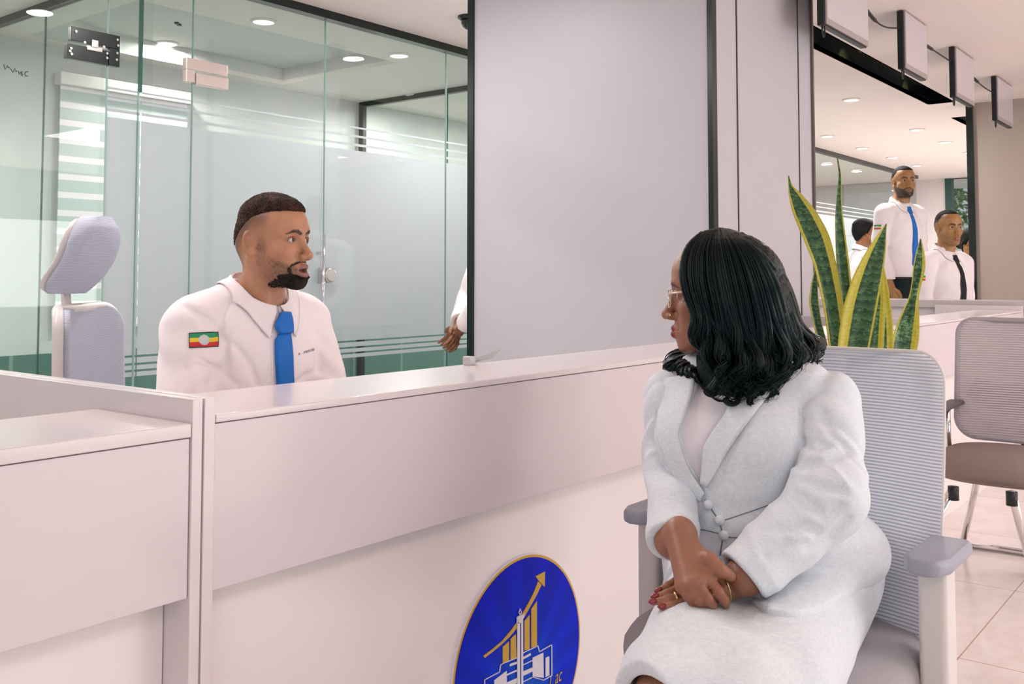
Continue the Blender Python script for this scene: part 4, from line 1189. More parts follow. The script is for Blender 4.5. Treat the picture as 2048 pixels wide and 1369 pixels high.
def collar(F, c, rx, ry, zc, drop, fn, m, parent, l_back=.040, l_front=.078, spread=.030, gap=5, flare=.020):
    nt, nl = 64, 7; G = np.zeros((nt, nl, 3))
    for i, th in enumerate(np.linspace(gap, 360 - gap, nt)):
        a = R(th); fr = max(0, 1 - min(th, 360 - th) / 62.0); sg = 1 if th < 180 else -1
        z = zc - drop * ((1 + math.cos(a)) / 2) ** 1.2
        top = np.array([c[0] + rx * math.sin(a), c[1] + ry * math.cos(a), z])
        l = l_back + (l_front - l_back) * fr ** 1.3
        bot = np.array([c[0] + (rx + flare) * math.sin(a) + sg * spread * fr ** 1.5, c[1] + (ry + flare * (1 - .5 * fr)) * math.cos(a) + .004 * fr, z - l])
        for j in range(nl):
            t = j / (nl - 1); bulge = .006 * math.sin(math.pi * min(1, t * 1.6)) 
            q = top * (1 - t) + bot * t; q[0] += bulge * math.sin(a); q[1] += bulge * math.cos(a)
            G[i, j] = F.w(q)
    skin_sheet('collar', G, .0022, m, parent, None, fn, .004)
    S2 = np.zeros((nt, 4, 3))                    # the stand inside
    for i, th in enumerate(np.linspace(gap - 4, 364 - gap, nt)):
        a = R(th); z = zc - drop * ((1 + math.cos(a)) / 2) ** 1.2
        for j in range(4):
            S2[i, j] = F.w(c[0] + (rx - .002 + .006 * j / 3) * math.sin(a), c[1] + (ry - .002 + .006 * j / 3) * math.cos(a), z - .001 - .05 * j / 3)
    skin_sheet('collar_stand', S2, .002, m, parent)

def finger_hand(P, wrist, mcps, chains, thumb, wr=.026, k=.010, fr=.0088):
    """palm from wrist to knuckles, four fingers and a thumb as rounded chains; all points in world space"""
    w = np.array(wrist); d = None
    for i, m in enumerate(mcps):
        e = cap(P, w + (np.array(m) - w) * .12, m, wr * .72, .0098)
        d = e if d is None else smin(d, e, .016)
    for a, b in zip(mcps[:-1], mcps[1:]): d = smin(d, cap(P, a, b, .0095), .008)
    for m, c in zip(mcps, chains):
        pts = [m] + list(c); n = len(pts); rr = [fr * s for s in ([1.10, 1.06, .96, .80] if n == 4 else [1.1, 1.04, .84])]
        f = chain(P, pts, rr, .003)
        d = smin(d, f, .0022)
    f = chain(P, thumb, [.0145, .0115, .0105, .0088][:len(thumb)], .005)
    return smin(d, f, .010)

FLAGC = [(.02, .30, .13), (.85, .62, .04), (.62, .03, .03)]
def flag_patch(fn, quad, t0, t1, parent, detail=True):
    """shoulder patch: dark border, three stripes and a pale round badge, all lying on the sleeve"""
    m = bpy.data.materials.get('patch_thread')
    if m is None:
        q = NT('patch_thread'); a = q.new('ShaderNodeVertexColor', layer_name='Col'); q.base(a.outputs['Color']); q.b.inputs['Roughness'].default_value = .7; m = q.m
    (tl, tr, br_, bl) = [np.array(p, float) for p in quad]
    nu, nv = (40, 56) if detail else (18, 24)
    pts, cs = [], []
    for i in range(nu + 1):
        for j in range(nv + 1):
            a, b = i / nu, j / nv
            pts.append((tl * (1 - b) + tr * b) * (1 - a) + (bl * (1 - b) + br_ * b) * a)
            dx, dy = (b - .5) * 1.95, (a - .5)
            rr = math.hypot(dx, dy)
            if a < .065 or a > .935 or b < .035 or b > .965: c = (.02, .02, .03)
            elif rr < .33: c = (.56, .66, .74) if (rr > .25 or int((math.atan2(dy, dx) + 3.2) * 3.0) % 2) else (.72, .70, .52)
            else: c = FLAGC[min(2, int((a - .06) / .295))]
            cs.append(c)
    P = onto(fn, pts, t0, t1); N = grad(fn, P, .006); n = len(P); w = nv + 1
    fs = []
    for i in range(nu):
        for j in range(nv):
            q = (i * w + j, (i + 1) * w + j, (i + 1) * w + j + 1, i * w + j + 1); fs.append(q); fs.append(tuple(n + x for x in q[::-1]))
    rim = [j for j in range(w)] + [i * w + nv for i in range(1, nu + 1)] + [nu * w + j for j in range(nv - 1, -1, -1)] + [i * w for i in range(nu - 1, 0, -1)]
    for a, b in zip(rim, rim[1:] + rim[:1]): fs.append((a, b, n + b, n + a))
    return mesh_obj('flag_patch', np.vstack([P + N * .0028, P - N * .001]), fs, m, parent, False, True, np.array(cs + cs))
def text_on(fn, body, p0, p1, size_px, t0, t1, m, parent, name='embroidery', slant=0):
    v, f = text_mesh(body, 1.0); v = v.copy(); v[:, 0] -= v[:, 0].min(); v[:, 0] /= v[:, 0].max()
    p0, p1 = np.array(p0, float), np.array(p1, float); d = p1 - p0; up = np.array([0, -1.0])
    pts = [p0 + d * x + up * y * size_px for x, y, z in v]
    P = onto(fn, pts, t0, t1); N = grad(fn, P, .006)
    me = mesh_obj(name, P + N * .0015, f, m, parent, False, True); return me

M_SHIRT = cloth_mat('white_shirt', srgb(250, 241, 243), .8, 0, .03, .30, 7)
M_TIE = cloth_mat('blue_tie', srgb(26, 112, 200), .55, 0, .04)
M_NAVY = mat('navy_thread', srgb(30, 36, 66), .7)
M_TROUSER = cloth_mat('dark_trousers', srgb(26, 38, 42), .85)
def hair_mat(name, c1, c2, scale=300, rough=.6):
    q = NT(name); v = q.coord(); n = q.noise(scale, v, 3, .7); n9 = q.noise(22, v, 2); q.base(q.ramp(q.math('ADD', n, q.math('MULTIPLY', q.math('SUBTRACT', n9, .5), .7)), [(.42, c1), (.68, c2)]))
    q.b.inputs['Roughness'].default_value = rough; q.b.inputs['Specular IOR Level'].default_value = .2; q.bump(n, .8, .004); return q.m
M_HAIR_M = hair_mat('curly_hair', srgb(18, 15, 14), srgb(92, 60, 45), 300, .75)
M_BEARD = hair_mat('beard_hair', srgb(14, 18, 18), srgb(60, 48, 40), 420, .8)
M_TEETH = mat('teeth', srgb(226, 214, 190), .25)

# ================================================================== THE CLERK (seated behind the counter)
clerk = empty('person', (1.50, 2.15, 0), 0, 'seated man in white shirt and blue tie behind the counter, talking', 'person')
T = Frame((1.50, 2.0, 0), -90)                    # torso: faces the counter
H = Frame(at(546, 486, 2.36), -74, 3, 0, .935)
nb = H.l(T.w(0, .030, 1.07)[None])[0]
hf, lipf = make_head({'open': .0085, 'back': .014, 'neck': tuple(nb), 'neck_r': .058, 'jaw': 1.0, 'lip': 1.05, 'lid': .0050})
def man_core(P):
    Q = T.l(P); A = Q.copy(); A[:, 0] = np.abs(A[:, 0])
    d = cap(Q, (0, .02, 1.07), (0, -.05, .80), .058, .10)
    d = smin(d, cap(A, (0, .01, 1.05), (.14, .0, 1.02), .05, .04), .04)
    d = smin(d, cap(Q, (0, -.05, .80), (0, -.16, .62), .10, .12), .05)
    d = smin(d, chain(A, [(.17, .0, 1.02), (.22, .05, .79), (.13, .20, .80)], [.038, .034, .024]), .03)
    for s in (1, -1):
        w = (s * .125, .215, .80)
        mc = [(s * (.10 - .022 * i) , .290 + .004 * (1.5 - abs(i - 1.5)), .803 - .003 * i) for i in range(4)]
        chn = [[(m[0] - s * .006, m[1] + .040 - .004 * abs(i - 1.2), m[2] - .006), (m[0] - s * .010, m[1] + .062 - .006 * abs(i - 1.2), m[2] - .022), (m[0] - s * .012, m[1] + .074 - .008 * abs(i - 1.2), m[2] - .036)] for i, m in enumerate(mc)]
        th = [(s * .115, .235, .80), (s * .075, .262, .79), (s * .055, .29, .785), (s * .045, .312, .78)]
        d = smin(d, finger_hand(Q, w, mc, chn, th), .012)
    return d
def man_body(P): return smin(hf(H.l(P)) * H.sc, man_core(P), .02)
SK = np.array([.55, .27, .155])
BROW = [(.0105, 0, .0165), (.024, 0, .0225), (.036, 0, .0225), (.050, 0, .0150)]
def brow_d(P, r):
    Q = P.copy(); Q[:, 0] = np.abs(Q[:, 0]); Q[:, 1] = 0
    return np.where(P[:, 1] > .045, chain(Q, BROW, [r * .85, r, r * .8, r * .25]), .05)
def face_paint(P, base, lip, lipc, brow_r=.0042, browc=(.03, .018, .014)):
    Q = P.copy(); Q[:, 0] = np.abs(Q[:, 0])
    c = np.tile(base, (len(P), 1))
    c = lerp(c, base * np.array([.92, .80, .78]), .6 * sstep(.030, .012, np.linalg.norm((Q - np.array([.042, .068, -.03])) / np.array([1, 1, 1.]), axis=1)))
    c = lerp(c, base * .62, .6 * sstep(.006, .0, np.abs(ell(Q, (.0323, .088, .0012), (.0150, .018, .0066)))) * (Q[:, 1] > .06))
    c = lerp(c, np.array(lipc), sstep(.0012, -.0004, lip))
    return lerp(c, np.array(browc), .92 * sstep(.0014, -.0010, brow_d(P, brow_r)))
def beard_masks(P):
    """(how dense, how thick) the beard is at head-space points"""
    x, y, z = np.abs(P[:, 0]), P[:, 1], P[:, 2]
    line = -.016 - y * .52
    b = sstep(.0, .016, line - z) * sstep(-.012, .010, y) * sstep(-.132, -.112, z) * sstep(-.150, -.120, z - .5 * np.minimum(0, y - .045))
    e = np.sqrt((x / .0315) ** 2 + ((z + .0755) / .0185) ** 2)
    ring = sstep(.92, 1.06, e) * sstep(1.42, 1.22, e) * (y > .05) * (z < -.0535)
    side = sstep(.020, .006, np.abs(y - .010)) * sstep(.035, -.02, z) * (z > -.06) * (x > .045)
    chin = sstep(.030, .062, y) * sstep(-.078, -.092, z) * sstep(.92, 1.10, e)
    return b, ring, side, chin
def hair_line(y, zf, zs, zb): return np.interp(y, [-.085, -.055, -.012, .030], [zb, (zb + zs) * .5, zs, zf])
def man_paint(V):
    P = H.l(V); x, y, z = np.abs(P[:, 0]), P[:, 1], P[:, 2]
    rnd = np.clip(.5 + .9 * wob(P, 1300), 0, 1)
    lip = lipf(P)
    c = face_paint(P, SK, lip, (.33, .150, .128), .0040, (.018, .012, .010))
    zl = hair_line(y, .072, .060, -.02)
    fade = sstep(zl - .055, zl + .004, z) * sstep(.046, .020, y) * (z < zl + .02)
    nape = sstep(-.050, -.080, y) * sstep(-.105, -.03, z)
    c = lerp(c, np.array([.060, .034, .024]), np.clip(np.maximum(fade * .80, nape * .8), 0, 1) * (.8 + .2 * rnd))
    b, ring, side, chin = beard_masks(P)
    dens = np.maximum(np.maximum(b * (.30 + .45 * sstep(.0, .060, y)), side * .45), np.maximum(ring * .88, chin * .97))
    dens = np.clip(dens * (.40 + .75 * rnd), 0, .97) * sstep(-.0006, .0016, lip)
    c = lerp(c, np.array([.030, .020, .016]), dens)
    c = lerp(c, SK * .22, .75 * sstep(.0034, .0, np.abs(ell(np.stack([x, y, z], 1), (.0323, .088, .0020), (.0150, .018, .0066)))) * (y > .06) * (z > -.001))
    ear = sstep(.0728, .0745, x) * (y < .004)
    return lerp(c, np.array([.52, .235, .125]), ear * .7)
solid('body', man_body, (1.20, 1.55, .52), (1.80, 2.32, 1.40), .0021, M_SKIN, clerk, man_paint)
eyes(clerk, H, -14, 0)
mt = MB(); mt.lathe([(.001, -.0042), (.011, -.0035), (.0155, 0), (.015, .003), (.001, .0036)], (0, 0, 0), 26)
o = mt.build('teeth', M_TEETH, None, smooth=True); o.parent = clerk
o.matrix_parent_inverse = Matrix.Translation(-clerk.location)
o.matrix_local = Matrix.Identity(4); me = o.data
me.vertices.foreach_set('co', np.array([H.w(v.co[0], .0735 + v.co[1] * 1.15, -.0735 + v.co[2]) for v in me.vertices], np.float32).ravel()); me.update()
def man_hair(P):
    Q = H.l(P); y, z = Q[:, 1], Q[:, 2]
    zl = hair_line(y, .074, .062, -.004) + .002 * wob(Q, 300)
    mk = sstep(zl - .004, zl + .007, z) * sstep(.110, .100, y)
    th = .0045 + .0085 * sstep(.055, .105, z)
    return hf(Q) - (th * mk - .0030) + .0019 * wob(Q, 640) + .0012 * wob(Q, 1050, 2)
solid('hair', man_hair, H.o - .17, H.o + .17, .0018, M_HAIR_M, clerk, None, 0)
def man_beard(P):
    Q = H.l(P); b, ring, side, chin = beard_masks(Q)
    jaw = b * sstep(-.078, -.094, Q[:, 2] - .30 * np.minimum(0, Q[:, 1] - .055)) * .47
    mk = np.maximum(np.maximum(chin, ring * .44), jaw) * sstep(.0008, .0030, lipf(Q))
    return hf(Q) - (.0064 * mk - .0026) + .0014 * wob(Q, 900) + .0008 * wob(Q, 1500, 1)
solid('beard', man_beard, H.o - .16, H.o + .13, .0017, M_BEARD, clerk, None, 0)

def shirt(P):
    Q = T.l(P); A = Q.copy(); A[:, 0] = np.abs(A[:, 0])
    d = ell(Q, (0, .008, .945), (.172, .122, .18))
    d = smin(d, ell(Q, (0, -.05, .74), (.168, .125, .20)), .08)
    d = smin(d, ell(Q, (0, -.15, .60), (.172, .13, .12)), .06)
    d = smin(d, cap(A, (0, -.005, 1.055), (.150, -.004, 1.038), .062, .058), .05)
    d = smin(d, cap(A, (.035, .005, 1.098), (.140, -.002, 1.050), .044, .052), .05)
    sl = cap(A, (.172, -.002, 1.030), (.222, .055, .79), .066, .060)
    sl = smin(sl, cap(A, (.222, .055, .79), (.150, .19, .80), .058, .044), .03)
    # folds: radiating from the armpit, along the sleeve
    u = Q[:, 2] * 1.0 + A[:, 0] * .7
    f1 = np.sin(u * 95 + 6 * np.sin(Q[:, 1] * 9)) * np.exp(-((A[:, 0] - .185) / .06) ** 2) * np.exp(-((Q[:, 2] - .95) / .10) ** 2)
    f2 = np.sin((Q[:, 2] * .5 + Q[:, 0] * .9) * 48 + 3 * np.sin(Q[:, 2] * 13)) * np.exp(-((Q[:, 2] - .86) / .12) ** 2)
    d = smin(d, sl, .022)
    d = d + .0040 * f1 + .0026 * f2 + .0022 * wob(Q, 31, .7)
    for pts, r in MCREASE: d = smax(d, -near(P, pts.mean(0), .16, lambda q: chain(q, pts, r, .002)), .014)
    return d
MCREASE = []
_mc = [([(462, 606), (446, 632), (436, 668)], .0045), ([(388, 622), (428, 648), (452, 690), (452, 740)], .0050), ([(400, 720), (440, 742), (470, 768)], .0040),
       ([(372, 612), (400, 640), (416, 655)], .0035), ([(612, 640), (622, 680), (640, 712)], .0040), ([(585, 772), (610, 752), (640, 742)], .0035), ([(470, 690), (500, 730), (515, 770)], .0035), ([(372, 740), (380, 770), (382, 800)], .0040)]
MCREASE = [(onto(shirt, p, 1.8, 2.9), r) for p, r in _mc]
def shirt_cut(P):
    Q = T.l(P)
    hole = cap(Q, (0, .036, 1.06), (0, .045, 1.30), .060, .066)
    cu = np.maximum(-(Q[:, 1] - .17), -1)         # cuffs end before the hands
    return smax(smax(shirt(P), -hole, .004), np.where((np.abs(Q[:, 0]) < .30) & (Q[:, 2] < .9) & (Q[:, 2] > .70), Q[:, 1] - .19, -1), .004)
solid('shirt', shirt_cut, (1.12, 1.72, .48), (1.88, 2.36, 1.22), .0036, M_SHIRT, clerk, None, 2)
collar(T, (0, .034), .066, .070, 1.163, .082, shirt, M_SHIRT, clerk, .040, .082, .034)
Z8 = lambda X, Y: (320 + X / 5.69, 560 + Y / 5.69)
tie_rows = [(Z8(1345, 395), Z8(1442, 400)), (Z8(1300, 490), Z8(1460, 480)), (Z8(1285, 545), Z8(1466, 545)), (Z8(1330, 632), Z8(1468, 618))]
patch_on(shirt, tie_rows, 1.9, 2.8, .010, .007, 'tie_knot', M_TIE, clerk, 10, 6)
tb = [(Z8(1335, 625), Z8(1462, 615)), (Z8(1298, 690), Z8(1472, 680)), (Z8(1302, 900), Z8(1490, 880)), (Z8(1318, 1160), Z8(1500, 1140)), (Z8(1330, 1400), Z8(1512, 1380)), (Z8(1420, 1500), Z8(1424, 1500))]
patch_on(shirt, tb, 1.9, 2.8, .004, .005, 'tie_blade', M_TIE, clerk, 22, 6)
flag_patch(shirt, [Z8(328, 607), Z8(662, 592), Z8(664, 762), Z8(330, 778)], 1.8, 2.8, clerk)
text_on(shirt, 'A - MESOB', Z8(1568, 862), Z8(1752, 806), 7.2, 1.9, 2.9, M_NAVY, clerk)
pk = [(Z8(1540, 905), Z8(1780, 840)), (Z8(1540, 918), Z8(1780, 853))]
# placket edge and shoulder seams as thin raised cloth bands
patch_on(shirt, [(Z8(1255, 640), Z8(1285, 640)), (Z8(1262, 900), Z8(1290, 900)), (Z8(1275, 1160), Z8(1302, 1160)), (Z8(1285, 1400), Z8(1312, 1400))], 1.9, 2.9, .0, .0012, 'placket', M_SHIRT, clerk, 14, 3)
def trousers(P):
    Q = T.l(P); A = Q.copy(); A[:, 0] = np.abs(A[:, 0])
    d = ell(Q, (0, -.20, .58), (.175, .14, .10)); d = smin(d, cap(A, (.09, -.18, .595), (.10, .22, .575), .080, .066), .04)
    return smin(d, cap(A, (.10, .22, .565), (.10, .20, .09), .064, .052), .02)
solid('trousers', trousers, (1.26, 1.60, .03), (1.76, 2.40, .72), .007, M_TROUSER, clerk)
for s in (-1, 1):
    solid('shoe', lambda P, s=s: smax(smin(cap(T.l(P), (s * .10, .17, .05), (s * .10, .36, .035), .042, .034), sph(T.l(P), (s * .10, .16, .06), .042), .02), .004 - P[:, 2], .004), (1.3, 1.58, -.01), (1.7, 1.95, .13), .006, mat('black_shoe', srgb(18, 18, 20), .25), clerk)
# ================================================================== THE SEATED WOMAN
lady = empty('person', (1.76, .76, 0), 0, 'seated woman in pale grey suit, long black hair and glasses, hands folded', 'person')
WT = Frame((1.705, .79, 0), 188)                  # torso
WK = Frame((1.775, .765, 0), 198)                 # hips and legs
WH = Frame(at(1437, 590, 1.86), 112, -1, 0, .92)  # head, turned to the clerk
M_LINEN = cloth_mat('grey_linen', srgb(230, 235, 240), .85, .20, .05, .30, 9)
M_BLOUSE = cloth_mat('white_blouse', srgb(240, 234, 240), .7, 0, .02)
M_NAIL = mat('red_nail', srgb(134, 26, 34), .18, coat=.5)
M_GOLDM = mat('gold', (.75, .52, .26, 1), .2, metal=1)
Z3 = lambda X, Y, t: at(1200 + X / 3.711, 1000 + Y / 3.711, t * .985)

wnb = WH.l(WT.w(0, -.005, .975)[None])[0]
whf, wlip = make_head({'nose': .97, 'lip': 1.12, 'jaw': .95, 'neck': tuple(wnb), 'neck_r': .055, 'chin': -.003, 'lid': .0046})
# hands: points read off the picture, each with its own distance
RW = Z3(590, 235, 1.672)
R_M = [Z3(800, 580, 1.585), Z3(728, 618, 1.577), Z3(664, 640, 1.580), Z3(608, 645, 1.592)]
R_C = [[Z3(880, 688, 1.566), Z3(922, 745, 1.577), Z3(938, 782, 1.588)], [Z3(798, 735, 1.562), Z3(832, 778, 1.577), Z3(846, 792, 1.590)],
       [Z3(734, 745, 1.566), Z3(772, 785, 1.580), Z3(786, 798, 1.592)], [Z3(656, 715, 1.574), Z3(702, 782, 1.580), Z3(738, 820, 1.588)]]
R_T = [Z3(690, 385, 1.632), Z3(815, 445, 1.592), Z3(892, 522, 1.577), Z3(972, 566, 1.580)]
LW = Z3(1040, 600, 1.630)
L_M = [Z3(745, 748, 1.612), Z3(725, 705, 1.618), Z3(705, 662, 1.626), Z3(690, 622, 1.636)]
L_C = [[Z3(612, 768, 1.600), Z3(530, 788, 1.594), Z3(458, 799, 1.594)], [Z3(592, 715, 1.610), Z3(492, 744, 1.604), Z3(392, 762, 1.604)],
       [Z3(586, 655, 1.624), Z3(500, 694, 1.618), Z3(408, 724, 1.616)], [Z3(576, 596, 1.640), Z3(500, 640, 1.634), Z3(432, 680, 1.630)]]
L_T = [Z3(930, 660, 1.615), Z3(840, 720, 1.600), Z3(770, 770, 1.600), Z3(700, 800, 1.606)]
RE, LE = at(1346, 938, 1.845), at(1656, 1000, 1.630)          # elbows
RS, LS = WT.w(.132, .015, .925), WT.w(-.146, -.005, .925)
LC, RC = at(1490, 1153, 1.590), at(1346, 1082, 1.675)                           # cuff centres                       # shoulders
KR, KL = WK.w(.098, .52, .545), WK.w(-.030, .52, .545)                          # knees
AR, AL = WK.w(.075, .44, .09), WK.w(-.06, .44, .09)                             # ankles
def w_core(P):
    Q = WT.l(P)
    d = cap(Q, (0, .0, .965), (0, .01, .80), .055, .095)
    d = smin(d, cap(P, WT.w(0, .01, .80), WK.w(0, .0, .62), .095, .13), .05)
    d = smin(d, cap(P, WT.w(.03, -.005, .95), RS, .042, .038), .03); d = smin(d, cap(P, WT.w(-.03, -.005, .95), LS, .042, .038), .03)
    d = smin(d, chain(P, [RS, RE, RC, RW], [.040, .034, .027, .0245], .02), .03); d = smin(d, chain(P, [LS, LE, LC, LW], [.040, .034, .027, .0245], .02), .03)
    for hx, kn, an in ((.09, KR, AR), (-.09, KL, AL)):
        d = smin(d, chain(P, [WK.w(hx, .0, .585), kn, an], [.066, .048, .035], .03), .05)
        d = smin(d, cap(P, kn + (an - kn) * .15 - WK.M[:, 1] * .02, kn + (an - kn) * .6 - WK.M[:, 1] * .01, .045, .034), .03)
        d = smin(d, cap(P, an + np.array([0, 0, -.035]), an + WK.M[:, 1] * .13 + np.array([0, 0, -.06]), .032, .024), .03)
    hr = near(P, R_M[1], .16, lambda q: finger_hand(q, RW, R_M, R_C, R_T, .027, fr=.0082))
    hl = near(P, L_M[1], .17, lambda q: finger_hand(q, LW, L_M, L_C, L_T, .026, fr=.0066))
    d = smin(d, hr, .012)
    return smin(d, hl, .003)
WHF = lambda P: near(P, WH.o, .27, lambda q: whf(WH.l(q)) * WH.sc)
def w_body(P): return smin(WHF(P), w_core(P), .015)
WSK = np.array([.345, .150, .088])
def w_paint(V):
    c = np.tile(WSK, (len(V), 1)); m = np.linalg.norm(V - WH.o, axis=1) < .16
    c[m] = face_paint(WH.l(V[m]), WSK, wlip(WH.l(V[m])), (.26, .028, .034), .0034, (.05, .022, .016))
    kn = np.minimum.reduce([np.linalg.norm(V - q, axis=1) for q in R_M[:3] + [x[0] for x in R_C]])
    return lerp(c, WSK * np.array([.72, .62, .62]), .6 * sstep(.016, .006, kn))
solid('body', w_body, (1.02, .40, -.0), (1.98, 1.06, 1.28), .0022, M_SKIN, lady, w_paint)
eyes(lady, WH, 2, -2, iris=(.03, .015, .01))

def nail(tip, prev, toward, r=(.0062, .0085, .0020)):
    ax = np.array(tip) - np.array(prev); ax /= np.linalg.norm(ax)
    n = np.array(toward) - ax * np.dot(toward, ax); n /= np.linalg.norm(n); s = np.cross(n, ax)
    c = np.array(tip) + n * .0052 - ax * .001
    mb = MB(); mb.lathe([(.02, -1), (.5, -.87), (.87, -.5), (1, 0), (.87, .5), (.5, .87), (.02, 1)], (0, 0, 0), 18)
    mb.v = [tuple(c + s * v[0] * r[0] + ax * v[1] * r[1] + n * v[2] * r[2] - n * (v[0] * v[0]) * .0018) for v in mb.v]
    return mb.build('fingernail', M_NAIL, lady, smooth=True, world=True)
for ch_ in L_C:
    tc = CAMP - ch_[2]; tc /= np.linalg.norm(tc); nail(ch_[2] + (ch_[2] - ch_[1]) * .06, ch_[1], tc + np.array([0, 0, .5]), (.0050, .0074, .0020))
tc = CAMP - R_T[3]; nail(R_T[3], R_T[2], tc / np.linalg.norm(tc) + np.array([0, 0, .4]), (.0058, .0090, .002))
def ringband(c, ax, r, w, th, name):
    ax = np.array(ax) / np.linalg.norm(ax); u = np.cross(ax, (0, 0, 1)); u /= np.linalg.norm(u); v = np.cross(ax, u); mb = MB()
    mb.lathe([(r, -w), (r + th, -w), (r + th * 1.3, 0), (r + th, w), (r, w), (r, -w)], (0, 0, 0), 32, caps=False)
    mb.v = [tuple(np.array(c) + u * a + v * b + ax * z) for a, b, z in mb.v]
    return mb.build(name, M_GOLDM, lady, smooth=True, world=True)
ringband(L_C[1][0] * .70 + L_C[1][1] * .30, L_C[1][1] - L_C[1][0], .0072, .0028, .0012, 'finger_ring')
ringband(LW + (L_M[1] - LW) * .38, L_M[1] - LW, .0250, .0022, .0012, 'bracelet')

# ---- suit
def w_torso(P):
    Q = WT.l(P); A = Q.copy(); A[:, 0] = np.abs(A[:, 0])
    d = ell(Q, (0, -.005, .855), (.165, .112, .135))
    d = smin(d, ell(A, (.070, .078, .852), (.072, .066, .072)), .05)
    d = smin(d, ell(Q, (0, .012, .735), (.150, .128, .13)), .06)
    d = smin(d, cap(A, (0, -.012, .945), (.124, -.004, .930), .056, .054), .045)
    d = smin(d, cap(A, (.03, -.016, .982), (.118, -.008, .938), .036, .046), .045)
    K = WK.l(P)
    d = smin(d, ell(K, (0, .012, .648), (.205, .172, .105)), .07)
    return d + .0016 * wob(P, 30) + .0022 * np.sin(P[:, 2] * 75 + 9 * P[:, 0]) * np.exp(-((P[:, 2] - .745) / .035) ** 2)
def w_sleeves(P):
    out = None
    for S_, E_, C_, W_, r in ((LS, LE, LC, LW, (.062, .060, .058, .049)), (RS, RE, RC, RW, (.058, .052, .050, .043))):
        ax = (C_ - E_) / np.linalg.norm(C_ - E_); e = C_ + ax * .03
        d = cap(P, S_, E_, r[0], r[1]); d = smin(d, cap(P, E_, e, r[2], r[3]), .035)
        u = (P - E_) @ ax; w_ = (E_ - S_) / np.linalg.norm(E_ - S_); v = (P - E_) @ w_
        f = .5 - (np.abs(np.sin(u * 62 - v * 40 + 1.6 * np.sin(P[:, 2] * 31 + P[:, 0] * 17)))) ** .7; f = -f * 1.5 * np.exp(-(u / .085) ** 2 - (v / .085) ** 2)
        g = (.5 - np.abs(np.sin(v * 26 + u * 30 + 1.2 * np.sin(P[:, 0] * 33)))) * np.exp(-((v + .10) / .10) ** 2) - .8 * (.5 - np.abs(np.sin(u * 34 + v * 12 + 1.5 * np.sin(P[:, 1] * 28)))) * np.exp(-((u - .12) / .07) ** 2)
        d = d + .0062 * f + .0048 * g + .0022 * wob(P, 38, 1.1)
        d = smax(d, (P - C_) @ ax - .004, .004)              # end of the cuff
        d = smax(d, -cap(P, C_ - ax * .022, C_ + ax * .08, r[3] - .015, r[3] - .005), .003)
        out = d if out is None else np.minimum(out, d)
    return out
VPX = [(1391, 740), (1390, 782), (1359, 866), (1376, 928), (1404, 973), (1407, 891), (1455, 824), (1500, 770), (1500, 730)]
_v = WT.l(onto(w_torso, VPX, 1.2, 2.2)); VPOLY = [(p[0], p[2]) for p in _v]
_top = max(p[1] for p in VPOLY); VPOLY = [(x, z + (.12 if z > _top - .03 else 0)) for x, z in VPOLY]
def w_skirt(P):
    K = WK.l(P); A = K.copy(); A[:, 0] = np.abs(A[:, 0])
    d = ell(K, (.005, -.01, .612), (.196, .158, .088))
    d = smin(d, cap(K, (.098, .02, .580), (.108, .56, .545), .082, .074), .05)
    d = smin(d, cap(K, (-.090, .02, .572), (-.024, .60, .535), .086, .078), .05)
    d = smin(d, rbox(K, (.03, .32, .550), (.07, .27, .066), .05), .05)
    u = K[:, 1]
    f = np.sin(K[:, 0] * 42 + u * 7 + 2 * np.sin(u * 14)) * sstep(.15, .5, u)
    d = d + .0045 * f + .0020 * wob(P, 26, 2.0)
    d = smax(d, u - (.62 - .35 * (K[:, 0] - .0) + .35 * (K[:, 2] - .60) + .02 * np.sin(K[:, 0] * 30)), .006)
    return smax(d, -smin(cap(K, (.10, .44, .545), (.10, .75, .535), .058, .066), cap(K, (-.03, .50, .54), (-.03, .80, .53), .06, .066), .04), .004)
HEMPX = [(1446, 1082), (1460, 1130), (1482, 1180), (1512, 1222), (1556, 1243), (1620, 1238), (1700, 1206), (1784, 1166)]
_hp = np.array(HEMPX, float); _k = np.linspace(0, len(_hp) - 1, 40); _hp = np.stack([np.interp(_k, np.arange(len(_hp)), _hp[:, c]) for c in (0, 1)], 1)
for _ in range(10): _hp[1:-1] = (_hp[:-2] + 2 * _hp[1:-1] + _hp[2:]) / 4
_h = WK.l(onto(w_skirt, [tuple(p) for p in _hp], 1.2, 2.2))
for _ in range(12): _h[1:-1] = (_h[:-2] + 2 * _h[1:-1] + _h[2:]) / 4
HEM = [(p[0], p[1]) for p in _h] + [(-.34, _h[-1][1] - .02), (-.34, -.32), (.34, -.32), (.34, .10), (.12, .15), (.06, .11)]
def w_peplum(P):
    K = WK.l(P); d = w_skirt(P) - .0095
    return smax(smax(d, poly2(K[:, 0], K[:, 1], HEM), .003), .57 - K[:, 2], .004)
def hem_z(P):
    K = WK.l(P)
    return .612 + .10 * sstep(.10, .0, np.abs(K[:, 0] + .012)) * sstep(.05, .12, K[:, 1]) - .02 * sstep(.0, -.12, K[:, 1])
CREASE = []
for pts, r in (([(1589, 984), (1612, 1003), (1648, 1030), (1682, 1016)], .0060), ([(1602, 958), (1640, 974), (1692, 984)], .0045), ([(1560, 1062), (1600, 1052), (1634, 1062)], .0040),
               ([(1610, 930), (1650, 925), (1692, 903)], .0045), ([(1620, 1096), (1660, 1074), (1694, 1042)], .0045), ([(1640, 820), (1664, 870), (1702, 900)], .0035), ([(1600, 880), (1626, 900), (1650, 890)], .0035),
               ([(1530, 1110), (1575, 1090), (1610, 1092)], .0030), ([(1300, 912), (1322, 914), (1346, 928)], .0040)):
    CREASE.append((onto(w_sleeves, pts, 1.2, 2.2), r))
